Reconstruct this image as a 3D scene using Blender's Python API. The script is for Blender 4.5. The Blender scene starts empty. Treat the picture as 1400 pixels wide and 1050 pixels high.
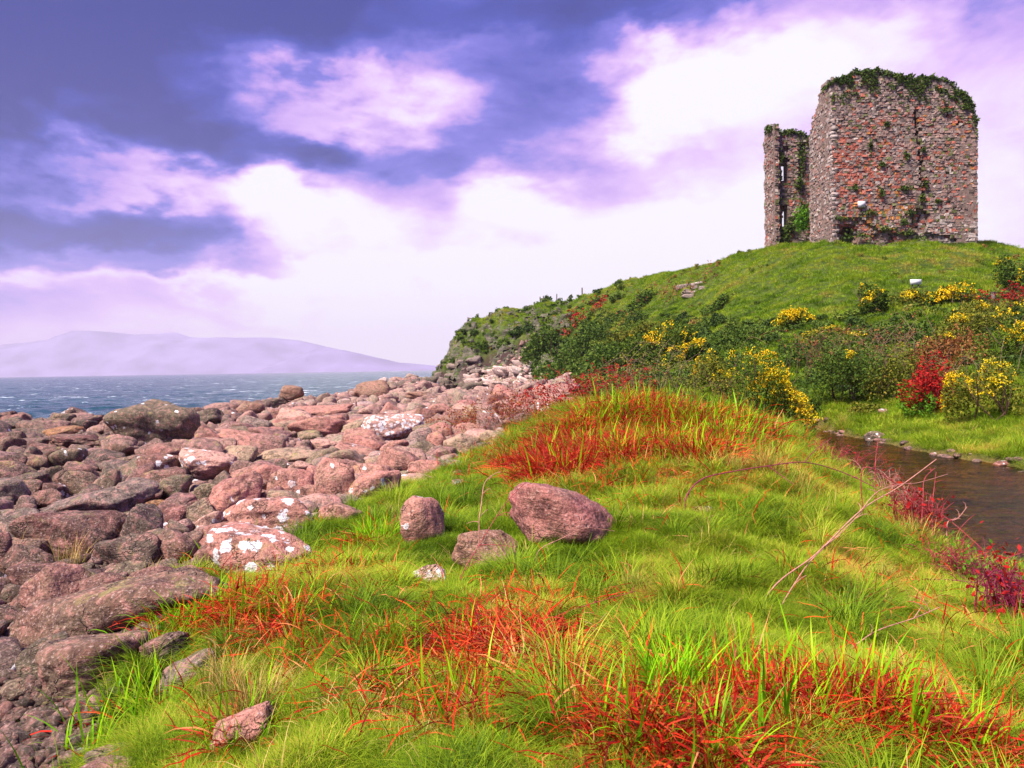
import bpy, bmesh, math, random
import numpy as np
from mathutils import Matrix, Vector, Euler
R = math.radians
random.seed(7); RNG = np.random.default_rng(7)
sc = bpy.context.scene
COL = sc.collection

# ------------------------------------------------------------------ camera, sky, sun, exposure
F = 1011.0                       # focal length in pixels of the 1400 px wide photograph
PITCH, ROLL = math.atan(21 / F), R(0.92)
CAMZ = 4.0                       # eye height above the sea
cam_d = bpy.data.cameras.new('camera'); cam = bpy.data.objects.new('camera', cam_d); COL.objects.link(cam)
cam_d.sensor_width = 36.0; cam_d.lens = F / 1400 * 36
cam_d.clip_start = 0.05; cam_d.clip_end = 60000
cam.matrix_world = Matrix.Translation((0, 0, CAMZ)) @ (Matrix.Rotation(math.pi / 2 - PITCH, 4, 'X') @ Matrix.Rotation(-ROLL, 4, 'Z'))
sc.camera = cam
CM = np.array(cam.matrix_world.to_3x3())
SUN_AZ, SUN_EL = R(-130), R(55)   # azimuth from the view direction (+Y), positive to the right
sun_d = bpy.data.lights.new('sun', 'SUN'); sun = bpy.data.objects.new('sun', sun_d); COL.objects.link(sun)
sun_d.energy = 5.0; sun_d.angle = R(16); sun_d.color = (1.0, 0.93, 0.82)
sdir = Vector((math.sin(SUN_AZ) * math.cos(SUN_EL), math.cos(SUN_AZ) * math.cos(SUN_EL), math.sin(SUN_EL)))
sun.rotation_euler = sdir.to_track_quat('Z', 'Y').to_euler()
sc.view_settings.view_transform = 'Standard'; sc.view_settings.look = 'None'
sc.view_settings.exposure = 1.0; sc.view_settings.gamma = 1.0; sc.view_settings.use_curve_mapping = False
sc.cycles.max_bounces = 6; sc.cycles.diffuse_bounces = 2; sc.cycles.glossy_bounces = 2
sc.cycles.transparent_max_bounces = 8; sc.cycles.volume_bounces = 0

def lin(c):
    return tuple(((v / 255) / 12.92 if v / 255 <= 0.04045 else ((v / 255 + 0.055) / 1.055) ** 2.4) for v in c)

class NT:
    """small helper to write node trees"""
    def __init__(s, tree): s.t = tree; tree.nodes.clear()
    def n(s, kind, **kw):
        nd = s.t.nodes.new(kind)
        for k, v in kw.items(): setattr(nd, k, v)
        return nd
    def l(s, a, b): s.t.links.new(a, b)
    def put(s, sock, v):
        if isinstance(v, bpy.types.NodeSocket): s.l(v, sock)
        elif v is not None: sock.default_value = v
    def math(s, op, a, b=None, c=None, clamp=False):
        nd = s.n('ShaderNodeMath', operation=op, use_clamp=clamp)
        for i, v in enumerate((a, b, c)):
            if v is not None: s.put(nd.inputs[i], v)
        return nd.outputs[0]
    def vmath(s, op, a, b=None):
        nd = s.n('ShaderNodeVectorMath', operation=op); s.put(nd.inputs[0], a)
        if b is not None: s.put(nd.inputs[1], b)
        return nd.outputs['Value'] if op in ('DOT_PRODUCT', 'LENGTH') else nd.outputs[0]
    def noise(s, vec, scale, detail=4, rough=0.55, dist=0.0, color=False, dim='3D'):
        nd = s.n('ShaderNodeTexNoise', noise_dimensions=dim); s.put(nd.inputs['Vector'], vec)
        nd.inputs['Scale'].default_value = scale; nd.inputs['Detail'].default_value = detail
        nd.inputs['Roughness'].default_value = rough; nd.inputs['Distortion'].default_value = dist
        return nd.outputs['Color'] if color else nd.outputs['Fac']
    def ramp(s, fac, stops, interp='LINEAR'):
        nd = s.n('ShaderNodeValToRGB'); nd.color_ramp.interpolation = interp
        e = nd.color_ramp.elements
        while len(e) < len(stops): e.new(0.5)
        for el, (p, c) in zip(e, stops):
            el.position = p; el.color = (c[0], c[1], c[2], 1) if not isinstance(c, float) else (c, c, c, 1)
        s.put(nd.inputs['Fac'], fac); return nd.outputs['Color']
    def mix(s, fac, a, b, mode='MIX'):
        nd = s.n('ShaderNodeMix', data_type='RGBA', blend_type=mode)
        s.put(nd.inputs[0], fac)
        for k, v in ((6, a), (7, b)):
            if not isinstance(v, bpy.types.NodeSocket): v = (v[0], v[1], v[2], 1)
            s.put(nd.inputs[k], v)
        return nd.outputs[2]
    def map(s, v, a, b, c=0.0, d=1.0):
        nd = s.n('ShaderNodeMapRange'); s.put(nd.inputs['Value'], v)
        for k, x in zip(('From Min', 'From Max', 'To Min', 'To Max'), (a, b, c, d)): nd.inputs[k].default_value = x
        return nd.outputs['Result']

def pix_dir(px, py):
    v = np.array([(px - 700) / F, -(py - 525) / F, -1.0])
    return CM @ v
def azel(px, py):
    d = pix_dir(px, py); return math.atan2(d[0], d[1]), math.atan2(d[2], math.hypot(d[0], d[1]))

# world: broken purple cloud over a Nishita sky
world = bpy.data.worlds.new('World'); sc.world = world; world.use_nodes = True
w = NT(world.node_tree)
tc = w.n('ShaderNodeTexCoord').outputs['Generated']
sep = w.n('ShaderNodeSeparateXYZ'); w.l(tc, sep.inputs[0])
hz_ = w.math('SQRT', w.math('ADD', w.math('MULTIPLY', sep.outputs[0], sep.outputs[0]), w.math('MULTIPLY', sep.outputs[1], sep.outputs[1])))
AZ = w.math('ARCTAN2', sep.outputs[0], sep.outputs[1]); EL = w.math('ARCTAN2', sep.outputs[2], hz_)
cmb = w.n('ShaderNodeCombineXYZ'); w.l(AZ, cmb.inputs[0]); w.l(EL, cmb.inputs[1])
# noise in direction space, stretched sideways, so cloud banks lie flat
st = w.vmath('MULTIPLY', tc, (1.0, 1.0, 2.1))
wn = w.vmath('MULTIPLY', w.vmath('SUBTRACT', w.noise(st, 3.4, 5, 0.56, 0.25, True), (0.5, 0.5, 0.5)), (0.32, 0.19, 0.0))
wn2 = w.vmath('MULTIPLY', w.vmath('SUBTRACT', w.noise(w.vmath('ADD', st, (4.2, 1.7, 9.1)), 10.0, 5, 0.55, 0.1, True), (0.5, 0.5, 0.5)), (0.17, 0.11, 0.0))
V = w.vmath('ADD', w.vmath('ADD', cmb.outputs[0], wn), wn2)
BL = [  # px, py, sx, sy (pixels), amplitude
 (860, 400, 480, 200, .62), (620, 470, 620, 60, .34), (1330, 150, 300, 260, .20), (1080,330,220,90,.14), (1000,215,190,36,-.12), (1230,260,120,60,-.12), (1380,330,90,60,-.06), (760,330,60,16,-.10), (520,420,120,12,-.10), (640,330,70,18,-.10), (960,300,120,30,.06), (1000,20,90,24,-.06), (1370,30,70,40,-.12),
 (110, 150, 260, 95, -.40), (20, 20, 200, 120, -.26), (560, 45, 200, 48, -.32), (330, 40, 170, 60, -.12), (455, 205, 66, 25, -.42), (300,185,60,30,-.16),
 (240, 322, 100, 17, -.30), (40, 290, 110, 32, -.22), (110, 365, 75, 12, -.14), (210,372,60,9,-.16), (590, 285, 75, 26, -.22), (630, 205, 50, 36, -.22),
 (790, 215, 95, 60, -.24), (850, 12, 110, 24, -.30), (1260, 5, 120, 22, -.18), (735, 130, 80, 60, -.24), (340,365,60,14,-.14), (60, 430, 220, 35, -.10), (560,360,60,14,-.10),
 (370, 115, 72, 30, .44), (440, 150, 60, 20, .22), (575, 140, 52, 30, .36), (655, 80, 50, 22, .28), (510,150,80,18,.15),
 (120, 240, 120, 19, .52), (200,262,60,10,.15), (365, 250, 42, 38, .55), (430, 300, 85, 38, .42), (745, 275, 62, 30, .34), (680,250,60,20,.2), (915, 110, 75, 38, .42), (880, 160, 55, 28, .28),
 (1060, 80, 110, 40, .20), (1160, 60, 60, 40, .12), (250, 382, 150, 12, .32), (45, 372, 60, 11, .22), (110,340,70,8,.15), (420, 392, 120, 12, .16), (470,345,80,14,.14), (860,70,50,16,.12)]
acc = None
for px, py, sx, sy, a in BL:
    a0, e0 = azel(px, py)
    dlt = w.vmath('MULTIPLY', w.vmath('SUBTRACT', V, (a0, e0, 0)), (F / sx * .72, F / sy * .72, 0))
    g = w.math('EXPONENT', w.math('MULTIPLY', w.vmath('DOT_PRODUCT', dlt, dlt), -1.0))
    acc = w.math('MULTIPLY_ADD', g, a, 0.36 if acc is None else acc)
fine = w.math('SUBTRACT', w.noise(st, 6.5, 8, 0.64, 0.35), 0.5)
tone = w.math('MULTIPLY_ADD', fine, 0.66, acc, clamp=True)
pal = w.ramp(tone, [(0.0, lin((18, 44, 146))), (0.22, lin((56, 74, 186))), (0.42, lin((122, 118, 224))), (0.58, lin((200, 162, 243))),
                    (0.74, lin((234, 196, 252))), (0.88, lin((249, 234, 252))), (1.0, lin((255, 252, 255)))])
sky = w.n('ShaderNodeTexSky', sky_type='NISHITA', sun_disc=False, sun_elevation=SUN_EL, sun_rotation=SUN_AZ)
bg1 = w.n('ShaderNodeBackground'); w.l(sky.outputs[0], bg1.inputs[0]); bg1.inputs[1].default_value = 0.08
bg2 = w.n('ShaderNodeBackground'); w.l(pal, bg2.inputs[0]); bg2.inputs[1].default_value = 0.53
mx = w.n('ShaderNodeMixShader'); mx.inputs[0].default_value = 0.94
w.l(bg1.outputs[0], mx.inputs[1]); w.l(bg2.outputs[0], mx.inputs[2])
wo = w.n('ShaderNodeOutputWorld'); w.l(mx.outputs[0], wo.inputs['Surface'])

# ------------------------------------------------------------------ numpy noise
_P = np.random.default_rng(3).permutation(256); _P = np.concatenate([_P, _P, _P])
_G = np.random.default_rng(4).normal(size=(256, 3)); _G /= np.linalg.norm(_G, axis=1)[:, None]
def perlin(p):
    p = np.asarray(p, float); i = np.floor(p).astype(int); f = p - i; u = f * f * f * (f * (f * 6 - 15) + 10)
    i &= 255; out = 0
    for dx in (0, 1):
        for dy in (0, 1):
            for dz in (0, 1):
                h = _P[_P[_P[i[:, 0] + dx] + i[:, 1] + dy] + i[:, 2] + dz]
                d = f - np.array([dx, dy, dz])
                wgt = (u[:, 0] if dx else 1 - u[:, 0]) * (u[:, 1] if dy else 1 - u[:, 1]) * (u[:, 2] if dz else 1 - u[:, 2])
                out = out + wgt * (_G[h] * d).sum(1)
    return out
def fbm(p, oct=4, gain=0.5):
    p = np.asarray(p, float); a, s = 1.0, 0
    for k in range(oct): s = s + a * perlin(p * 2 ** k + 17.3 * k); a *= gain
    return s

# ------------------------------------------------------------------ terrain from the lie of the land
def P_d(px, py, d):
    v = pix_dir(px, py); v = v / v[1]; return np.array([v[0] * d, d, CAMZ + v[2] * d])
def P_z(px, py, z):
    v = pix_dir(px, py); t = z / v[2]; return np.array([v[0] * t, v[1] * t, CAMZ + z])
CZ = [(-500,1050,-1.9),(0,1050,-1.88),(150,1050,-1.8),(350,1050,-1.52),(700,1050,-1.36),(1050,1050,-1.36),(1400,1050,-1.5),(1900,1050,-1.8),
 (-300,900,-1.95),(0,900,-1.92),(100,940,-1.9),(250,880,-1.72),(450,880,-1.5),(700,880,-1.42),(950,880,-1.4),(1200,880,-1.52),(1400,880,-1.72),
 (0,760,-1.97),(200,760,-1.87),(360,770,-1.66),(500,760,-1.58),(664,782,-1.5),(770,755,-1.45),(950,740,-1.38),(1100,740,-1.5),(1215,725,-1.75),
 (-400,720,-2.0),(0,680,-2.0),(200,690,-1.96),(400,690,-1.76),(500,680,-1.7),(600,670,-1.6),(700,660,-1.45),(850,650,-1.25),(1000,650,-1.22),(1100,650,-1.55),
 (-400,640,-2.1),(0,620,-2.05),(200,620,-2.0),(400,620,-1.95),(550,620,-1.87),(680,610,-1.62),
 (1150,640,-2.0),(1180,600,-2.2),(1300,625,-2.15),(1400,650,-2.15),(1300,700,-2.2),(1400,740,-2.2),(1290,800,-1.95),(1700,700,-2.2),(1700,900,-2.0)]
CD = [(870,600,12.5),(1000,590,13),(1070,590,14.5),(870,562,14.6),(950,570,15),(760,575,15),(700,575,20),(650,580,24),(1000,575,19),(900,560,20),(800,555,24),
 (-200,590,30),(0,580,30),(200,575,33),(400,552,46),(510,542,58),(600,532,78),(700,528,90),(640,545,52),(560,560,40),(400,580,28),
 (592,520,100),(620,525,97),(660,527,94),(760,518,84),(604,500,100.5),(625,462,101.5),(648,440,103),(690,422,104),(740,414,104),(800,408,100),(850,390,93),(900,378,86),(950,364,81),(1000,352,76),
 (1060,339,68),(1140,333,59.5),(1240,334,59),(1340,337,60),(1400,345,60),(1550,360,58),
 (1200,362,54),(1200,400,47),(1200,430,42),(1350,400,46),(1050,400,57),(950,400,71),(850,422,86),(850,452,76),(690,450,99),(740,445,96),(700,490,94.5),(640,490,97.5),(900,480,58),(950,470,52),(800,492,72),
 (1000,450,48),(1000,500,36),(1100,500,33),(1100,555,25.5),(1200,500,33),(1200,562,24.5),(1300,500,29),(1300,575,21.5),(1400,500,26),(1400,585,18.5),(1400,430,36),(1600,450,36),(1600,560,20),
 (1250,597,19.8),(900,525,34),(820,515,50),(760,530,55)]
CW = [(-38,48,-5),(-30,68,-5),(-26,90,-5.2),(-20,112,-5),(-5,140,-5),(-70,60,-7),(-60,120,-8),(0,170,-7),(30,190,-5),(-90,20,-6),(-30,20,-2.1),(-50,25,-3.5),
 (10,116,8.5),(25,95,10.8),(35,80,11),(45,70,11),(0,118,6),(-9,113,-1),(50,100,9),(20,140,5),(60,140,6),(80,70,10),(70,40,5),(50,15,-1),(20,-10,-1.6),(0,-20,-1.6),(-30,-20,-2.1),(90,-30,-1),(-90,-40,-3),(0,-90,-1),(110,110,8),
 (0,0.5,-1.42),(-1.5,1.5,-1.6),(2,1,-1.45),(-4,1,-1.9),(5,1.5,-1.8)]
pts = [P_z(*c) for c in CZ] + [P_d(*c) for c in CD] + [np.array([a, b, c + CAMZ]) for a, b, c in CW]
pts = np.array(pts)
def lp(x, y):
    r = np.hypot(x, y) + 1.2; s = np.log(r) / r
    return np.stack([x * s, y * s], -1)
_C = lp(pts[:, 0], pts[:, 1])
def _k(d): return np.where(d > 0, d * d * np.log(d + 1e-12), 0)
_n = len(pts); _A = np.zeros((_n + 3, _n + 3))
_A[:_n, :_n] = _k(np.linalg.norm(_C[:, None] - _C[None], axis=2)) + 2e-4 * np.eye(_n)
_A[:_n, _n] = _A[_n, :_n] = 1; _A[:_n, _n + 1:] = _C; _A[_n + 1:, :_n] = _C.T
_W = np.linalg.solve(_A, np.concatenate([pts[:, 2], np.zeros(3)]))
SPX = [(1000,588),(1092,598),(1128,640),(1175,668),(1215,695),(1240,735),(1285,778),(1420,800),(1900,850),(1900,690),(1420,650),(1370,634),(1320,628),(1250,615),(1200,603),(1150,594),(1090,578),(1010,578)]
WZ = -2.2                                              # stream level, relative to the eye
SPOLY = np.array([P_z(a, b, WZ)[:2] for a, b in SPX])
def seg_dist(P, poly, closed=True):
    best = np.full(len(P), 1e9); n = len(poly)
    for i in range(n if closed else n - 1):
        a, b = poly[i], poly[(i + 1) % n]; ab = b - a
        t = np.clip(((P - a) @ ab) / (ab @ ab + 1e-12), 0, 1)
        best = np.minimum(best, np.linalg.norm(P - (a + t[:, None] * ab), axis=1))
    return best
def inside(P, poly):
    c = np.zeros(len(P), bool); n = len(poly)
    for i in range(n):
        a, b = poly[i], poly[(i + 1) % n]
        k = (a[1] > P[:, 1]) != (b[1] > P[:, 1])
        with np.errstate(divide='ignore', invalid='ignore'):
            c ^= k & (P[:, 0] < (b[0] - a[0]) * (P[:, 1] - a[1]) / (b[1] - a[1]) + a[0])
    return c
def sdist(P, poly):
    d = seg_dist(P, poly); return np.where(inside(P, poly), -d, d)
def base_h(x, y):
    x = np.atleast_1d(np.asarray(x, float)); y = np.atleast_1d(np.asarray(y, float)); out = np.empty(len(x))
    for s in range(0, len(x), 20000):
        q = lp(x[s:s + 20000], y[s:s + 20000])
        out[s:s + 20000] = _k(np.linalg.norm(q[:, None] - _C[None], axis=2)) @ _W[:_n] + _W[_n] + q @ _W[_n + 1:]
    return out
def height(x, y):
    x = np.atleast_1d(np.asarray(x, float)); y = np.atleast_1d(np.asarray(y, float))
    z = base_h(x, y); r = np.hypot(x, y)
    q = np.stack([x, y, 0 * x], 1)
    land = np.clip((z - 1.2) / 1.0, 0, 1)
    z = z + land * (fbm(q * 0.9, 3) * 0.13 + fbm(q * 2.3 + 5, 3) * 0.085)
    far = np.clip((r - 25) / 30, 0, 1) * land
    z = z + far * ((1 - .8 * np.exp(-((x - 32) / 14) ** 2 - ((y - 62) / 9) ** 2)) * fbm(q * 0.16 + 3, 4) * 0.5 + fbm(q * 0.7, 3) * 0.34 - .12)
    cl = np.exp(-((x - 0) / 16) ** 2 - ((y - 97) / 9) ** 2)          # rougher on the headland cliff
    z = z + cl * fbm(np.stack([x * .5, y * .5, z * .2], 1), 4) * 1.6
    near = (x > -5) & (y < 60)
    if near.any():
        P = np.stack([x[near], y[near]], 1); sd = sdist(P, SPOLY) + fbm(q[near] * 1.4, 3) * 0.30
        zs = CAMZ + WZ
        bank = zs + 0.03 + np.maximum(sd, 0) * 1.6
        zn = z[near]
        zn = np.where(sd < 0, zs - np.minimum(0.28, -sd * 0.5) + 0.03, np.minimum(np.maximum(zn, zs + 0.08 * np.clip(sd * 4, 0, 1)), bank))
        z[near] = zn
    return z
_ds = np.geomspace(1.6, 160, 700)
_HC = {}
def hit(px, py):
    """world point where the sight line through a pixel meets the ground"""
    if (px, py) in _HC: return _HC[(px, py)]
    v = pix_dir(px, py); v = v / v[1]
    z = height(v[0] * _ds, _ds); ray = CAMZ + v[2] * _ds
    k = np.nonzero(ray <= z)[0]; i = max(1, k[0]) if len(k) else len(_ds) - 1
    a, b = ray[i - 1] - z[i - 1], ray[i] - z[i]; t = a / (a - b) if a != b else 0; t = min(1, max(0, t))
    d = _ds[i - 1] + t * (_ds[i] - _ds[i - 1])
    _HC[(px, py)] = np.array([v[0] * d, d, CAMZ + v[2] * d]); return _HC[(px, py)]
def project(p):
    p = np.atleast_2d(p) - np.array([0, 0, CAMZ]); c = p @ CM
    return np.stack([700 + F * c[:, 0] / -c[:, 2], 525 - F * c[:, 1] / -c[:, 2], -c[:, 2]], 1)
# grass / beach border as seen, from near to far
GPX = [(60,1200),(95,1060),(130,970),(190,890),(260,800),(330,770),(430,715),(500,690),(570,665),(620,640),(650,618),(700,590),(745,565),(775,540),(790,522)]
GB = [hit(a, b)[:2] for a, b in GPX]
GPOLY = np.array([(-0.8, 0.3)] + GB[1:] + [(2, 96), (-9, 99), (-10.5, 101), (-12, 106), (-4, 125), (30, 160), (140, 150), (140, -60), (-0.5, -60)])

# ------------------------------------------------------------------ object helpers
def tag(o, label=None, cat=None, group=None, kind=None):
    if label: o['label'] = label
    if cat: o['category'] = cat
    if group: o['group'] = group
    if kind: o['kind'] = kind
    return o
def link(o, parent=None):
    COL.objects.link(o)
    if parent is not None: o.parent = parent
    return o
def mesh_np(name, verts, faces, mats=(), smooth=False, attrs=None, matidx=None):
    verts = np.asarray(verts, np.float32); me = bpy.data.meshes.new(name)
    if isinstance(faces, np.ndarray):
        n, k = faces.shape; me.vertices.add(len(verts)); me.vertices.foreach_set('co', verts.ravel())
        me.loops.add(n * k); me.loops.foreach_set('vertex_index', faces.astype(np.int32).ravel())
        me.polygons.add(n); me.polygons.foreach_set('loop_start', np.arange(0, n * k, k, dtype=np.int32))
        me.update(calc_edges=True)
    else: me.from_pydata(verts.tolist(), [], faces)
    for m in mats: me.materials.append(m)
    if smooth: me.polygons.foreach_set('use_smooth', np.ones(len(me.polygons), bool))
    if matidx is not None: me.polygons.foreach_set('material_index', np.asarray(matidx, np.int32))
    for an, (dom, typ, arr) in (attrs or {}).items():
        a = me.attributes.new(an, typ, dom); a.data.foreach_set('color' if 'COLOR' in typ else 'value' if typ in ('FLOAT', 'INT') else 'vector', np.asarray(arr, np.float32).ravel())
    me.update(); return me
def obj(name, me, parent=None, loc=None, rot=None, scale=None):
    o = bpy.data.objects.new(name, me); link(o, parent)
    if loc is not None: o.location = loc
    if rot is not None: o.rotation_euler = rot
    if scale is not None: o.scale = scale
    return o
def empty(name, loc, rz=0.0):
    o = bpy.data.objects.new(name, None); link(o); o.location = loc; o.rotation_euler = (0, 0, rz); o.empty_display_size = 0.2; return o

# ------------------------------------------------------------------ materials
def mat(name):
    m = bpy.data.materials.new(name); m.use_nodes = True; return m, NT(m.node_tree)
def finish(n, color, rough=0.85, bump=None, bstr=0.5, bdist=0.02, spec=0.25, trans=0.0, normal=None):
    p = n.n('ShaderNodeBsdfPrincipled'); n.put(p.inputs['Base Color'], color if isinstance(color, bpy.types.NodeSocket) else (*color[:3], 1))
    n.put(p.inputs['Roughness'], rough); n.put(p.inputs['Specular IOR Level'], spec)
    if bump is not None:
        b = n.n('ShaderNodeBump'); b.inputs['Strength'].default_value = bstr; b.inputs['Distance'].default_value = bdist
        n.put(b.inputs['Height'], bump); n.l(b.outputs[0], p.inputs['Normal'])
    out = n.n('ShaderNodeOutputMaterial')
    if trans > 0:
        t = n.n('ShaderNodeBsdfTranslucent'); n.put(t.inputs[0], color if isinstance(color, bpy.types.NodeSocket) else (*color[:3], 1))
        mxs = n.n('ShaderNodeMixShader'); mxs.inputs[0].default_value = trans
        n.l(p.outputs[0], mxs.inputs[1]); n.l(t.outputs[0], mxs.inputs[2]); n.l(mxs.outputs[0], out.inputs[0])
    else: n.l(p.outputs[0], out.inputs[0])
    return p
def rock_mat(name, instanced=False):
    m, n = mat(name); co = n.n('ShaderNodeTexCoord').outputs['Object']; g = n.n('ShaderNodeNewGeometry')
    pos = g.outputs['Position']; info = n.n('ShaderNodeObjectInfo')
    if instanced:
        a = n.n('ShaderNodeAttribute', attribute_type='INSTANCER', attribute_name='tint')
        base = n.ramp(a.outputs['Fac'], [(0, (.075, .050, .040)), (.2, (.17, .085, .07)), (.4, (.33, .17, .145)), (.55, (.43, .235, .205)), (.7, (.29, .235, .15)), (.85, (.50, .31, .28)), (1, (.58, .46, .43))])
        lich = 0.015; tone_mul = 0.0
    else:
        base = info.outputs['Color']
        lich = n.n('ShaderNodeAttribute', attribute_type='OBJECT', attribute_name='lichen').outputs['Fac']
    off = n.vmath('ADD', pos, n.vmath('SCALE', n.n('ShaderNodeCombineXYZ').outputs[0]))
    rnd = n.math('MULTIPLY', info.outputs['Random'], 37.0); cx = n.n('ShaderNodeCombineXYZ'); n.l(rnd, cx.inputs[0]); n.l(rnd, cx.inputs[2])
    q = n.vmath('ADD', pos, cx.outputs[0])
    big = n.noise(q, 2.2, 4, 0.6, 0.5); mid = n.noise(q, 9, 5, 0.65, 0.3); fin = n.noise(q, 46, 4, 0.7)
    c = n.mix(n.map(big, .35, .65, 0, .75), base, n.mix(.6, base, (.24, .20, .12)))                 # olive weathering in broad patches
    c = n.mix(n.map(mid, .5, .62, 0, .7), c, n.mix(.6, base, (.62, .27, .22)))                      # pinkish sandstone blotches
    c = n.mix(n.map(mid, .48, .36, 0, .85), c, n.mix(.82, base, (.06, .025, .022)))                    # dark stains
    c = n.mix(n.map(fin, .55, .66, 0, .6), c, (.60, .42, .37)); c = n.mix(n.map(fin, .47, .34, 0, .75), c, (.05, .03, .028))
    nz = n.n('ShaderNodeSeparateXYZ'); n.l(g.outputs['Normal'], nz.inputs[0])
    yel = n.math('MULTIPLY', n.map(n.noise(q, 3.6, 3, .6), .60, .70), n.map(nz.outputs[2], 0.1, .8))
    c = n.mix(n.math('MULTIPLY', yel, .45), c, (.34, .30, .08))
    vor = n.n('ShaderNodeTexVoronoi', feature='F1'); n.put(vor.inputs['Vector'], n.vmath('ADD', q, n.vmath('SCALE', n.noise(q, 30, 2, .5, 0, True)))); vor.inputs['Scale'].default_value = 9.0
    wv = n.vmath('MULTIPLY', n.vmath('SUBTRACT', n.noise(q, 22, 3, .6, 0, True), (.5, .5, .5)), (.09, .09, .09)); n.l(n.vmath('ADD', q, wv), vor.inputs['Vector'])
    cell = n.n('ShaderNodeSeparateColor'); n.l(vor.outputs['Color'], cell.inputs[0])
    keep = n.math('LESS_THAN', cell.outputs[0], n.math('MULTIPLY', lich, .95) if not isinstance(lich, float) else lich * .95)
    size = n.math('MULTIPLY_ADD', cell.outputs[1], .36, .26)
    spot = n.math('MULTIPLY', keep, n.math('LESS_THAN', vor.outputs['Distance'], size))
    spot = n.math('MULTIPLY', spot, n.map(n.noise(q, 3.0, 2, .5), .28, .42))
    c = n.mix(n.math('MULTIPLY', spot, .92), c, n.mix(fin, (.66, .60, .60), (.95, .9, .9)))
    vc = n.n('ShaderNodeTexVoronoi', feature='DISTANCE_TO_EDGE'); vc.inputs['Scale'].default_value = 1.7; n.l(n.vmath('ADD', q, n.vmath('MULTIPLY', n.noise(q, 3.0, 4, .6, 0, True), (.9, .9, .9))), vc.inputs['Vector'])
    crk = n.math('MULTIPLY', n.map(vc.outputs['Distance'], .022, .0), n.map(big, .45, .55)); c = n.mix(n.math('MULTIPLY', crk, .5), c, (.03, .018, .015))
    bed = n.noise(n.vmath('MULTIPLY', n.vmath('ADD', co, n.vmath('MULTIPLY', n.noise(co, 1.5, 2, .5, 0, True), (.3, .3, .3))), (.5, .5, 9.0)), 2.0, 3, .6)
    c = n.mix(n.map(bed, .56, .66, 0, .35), c, n.mix(.6, base, (.10, .045, .04)))
    bh = n.math('ADD', n.math('MULTIPLY', mid, 1.0), n.math('ADD', n.math('MULTIPLY', fin, .35), n.math('SUBTRACT', n.math('ADD', n.math('MULTIPLY', big, .8), n.math('MULTIPLY', bed, .5)), n.math('MULTIPLY', crk, .45))))
    finish(n, c, 0.75, bh, 0.9, 0.055, 0.3); return m
M_ROCK = rock_mat('weathered_sandstone'); M_COB = rock_mat('shore_cobble', True)

def leaf_mat(name, cols, trans=0.35, rough=0.55, instancer=None, vary=0.35, objrand=False):
    """cols spread over random-per-island (or a per-instance tint); slow world noise shifts between them"""
    m, n = mat(name); g = n.n('ShaderNodeNewGeometry')
    isl = g.outputs['Random Per Island']
    if instancer:
        a = n.n('ShaderNodeAttribute', attribute_type='INSTANCER', attribute_name=instancer).outputs['Fac']
        f = n.math('MULTIPLY_ADD', n.math('SUBTRACT', isl, .5), vary, a)
    elif objrand:
        f = n.n('ShaderNodeObjectInfo').outputs['Random']
    else:
        nn = n.noise(g.outputs['Position'], 1.3, 3, .5)
        f = n.math('ADD', n.math('MULTIPLY', isl, 1 - vary), n.math('MULTIPLY', n.map(nn, .3, .7), vary))
    k = len(cols) - 1
    c = n.ramp(f, [(i / k, cols[i]) for i in range(k + 1)])
    dk = n.map(n.noise(g.outputs['Position'], 55, 2, .5), .3, .7, .8, 1.15)
    c = n.mix(1.0, c, n.ramp(dk, [(0, 0.0), (1, 1.0)]), 'MULTIPLY') if False else c
    finish(n, c, rough, None, spec=0.1, trans=trans); return m
G1, G2, G3, G4, G5 = (.070, .130, .008), (.185, .300, .010), (.335, .430, .018), (.56, .50, .07), (.72, .36, .09)
M_GRASS = leaf_mat('short_grass', [G1, G2, G2, G3, G3, G4, G5], .35, .6, 'tint', .55)
M_HILL = leaf_mat('hill_grass', [(.07, .13, .008), (.16, .28, .010), (.28, .41, .014), (.42, .46, .04), (.46, .34, .08)], .3, .7, 'tint', .3)
M_FLAG = leaf_mat('flag_leaf_green', [(.10, .32, .006), (.20, .50, .006), (.34, .64, .008), (.46, .68, .012)], .4, .4)
M_RED = leaf_mat('withered_leaf_red', [(.09, .006, .006), (.24, .010, .008), (.48, .012, .010), (.30, .06, .025), (.62, .025, .010), (.62, .09, .015), (.60, .32, .12)], .25, .5)
M_RED_O = leaf_mat('withered_single_leaf', [(.09, .006, .006), (.26, .008, .008), (.48, .012, .010), (.66, .030, .010), (.72, .10, .014), (.70, .32, .12)], .25, .5, objrand=True)
M_FLAG_O = leaf_mat('flag_single_leaf', [(.12, .34, .006), (.22, .50, .006), (.34, .64, .008), (.48, .68, .012)], .4, .4, objrand=True)
M_GORSE = leaf_mat('gorse_green', [(.022, .045, .008), (.05, .09, .010), (.10, .15, .012), (.18, .21, .015)], .2, .7)
M_DARK = leaf_mat('scrub_green', [(.025, .052, .012), (.055, .10, .014), (.10, .16, .016), (.18, .22, .03)], .2, .7)
M_OLIVE = leaf_mat('scrub_olive', [(.05, .065, .010), (.11, .13, .012), (.19, .20, .018), (.32, .20, .03)], .2, .7)
M_REDSH = leaf_mat('bramble_red_leaf', [(.12, .006, .008), (.28, .009, .010), (.46, .016, .014), (.36, .07, .02)], .2, .6)
M_BRIGHT = leaf_mat('fresh_green_leaf', [(.06, .16, .012), (.12, .28, .015), (.20, .36, .02)], .35, .5)
M_YEL = leaf_mat('gorse_flower', [(.85, .34, .01), (.85, .60, .01), (.80, .68, .02)], .2, .6)
M_BROWN = leaf_mat('dead_bracken', [(.10, .035, .015), (.22, .075, .025), (.32, .12, .04), (.36, .20, .07)], .2, .8)
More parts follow.
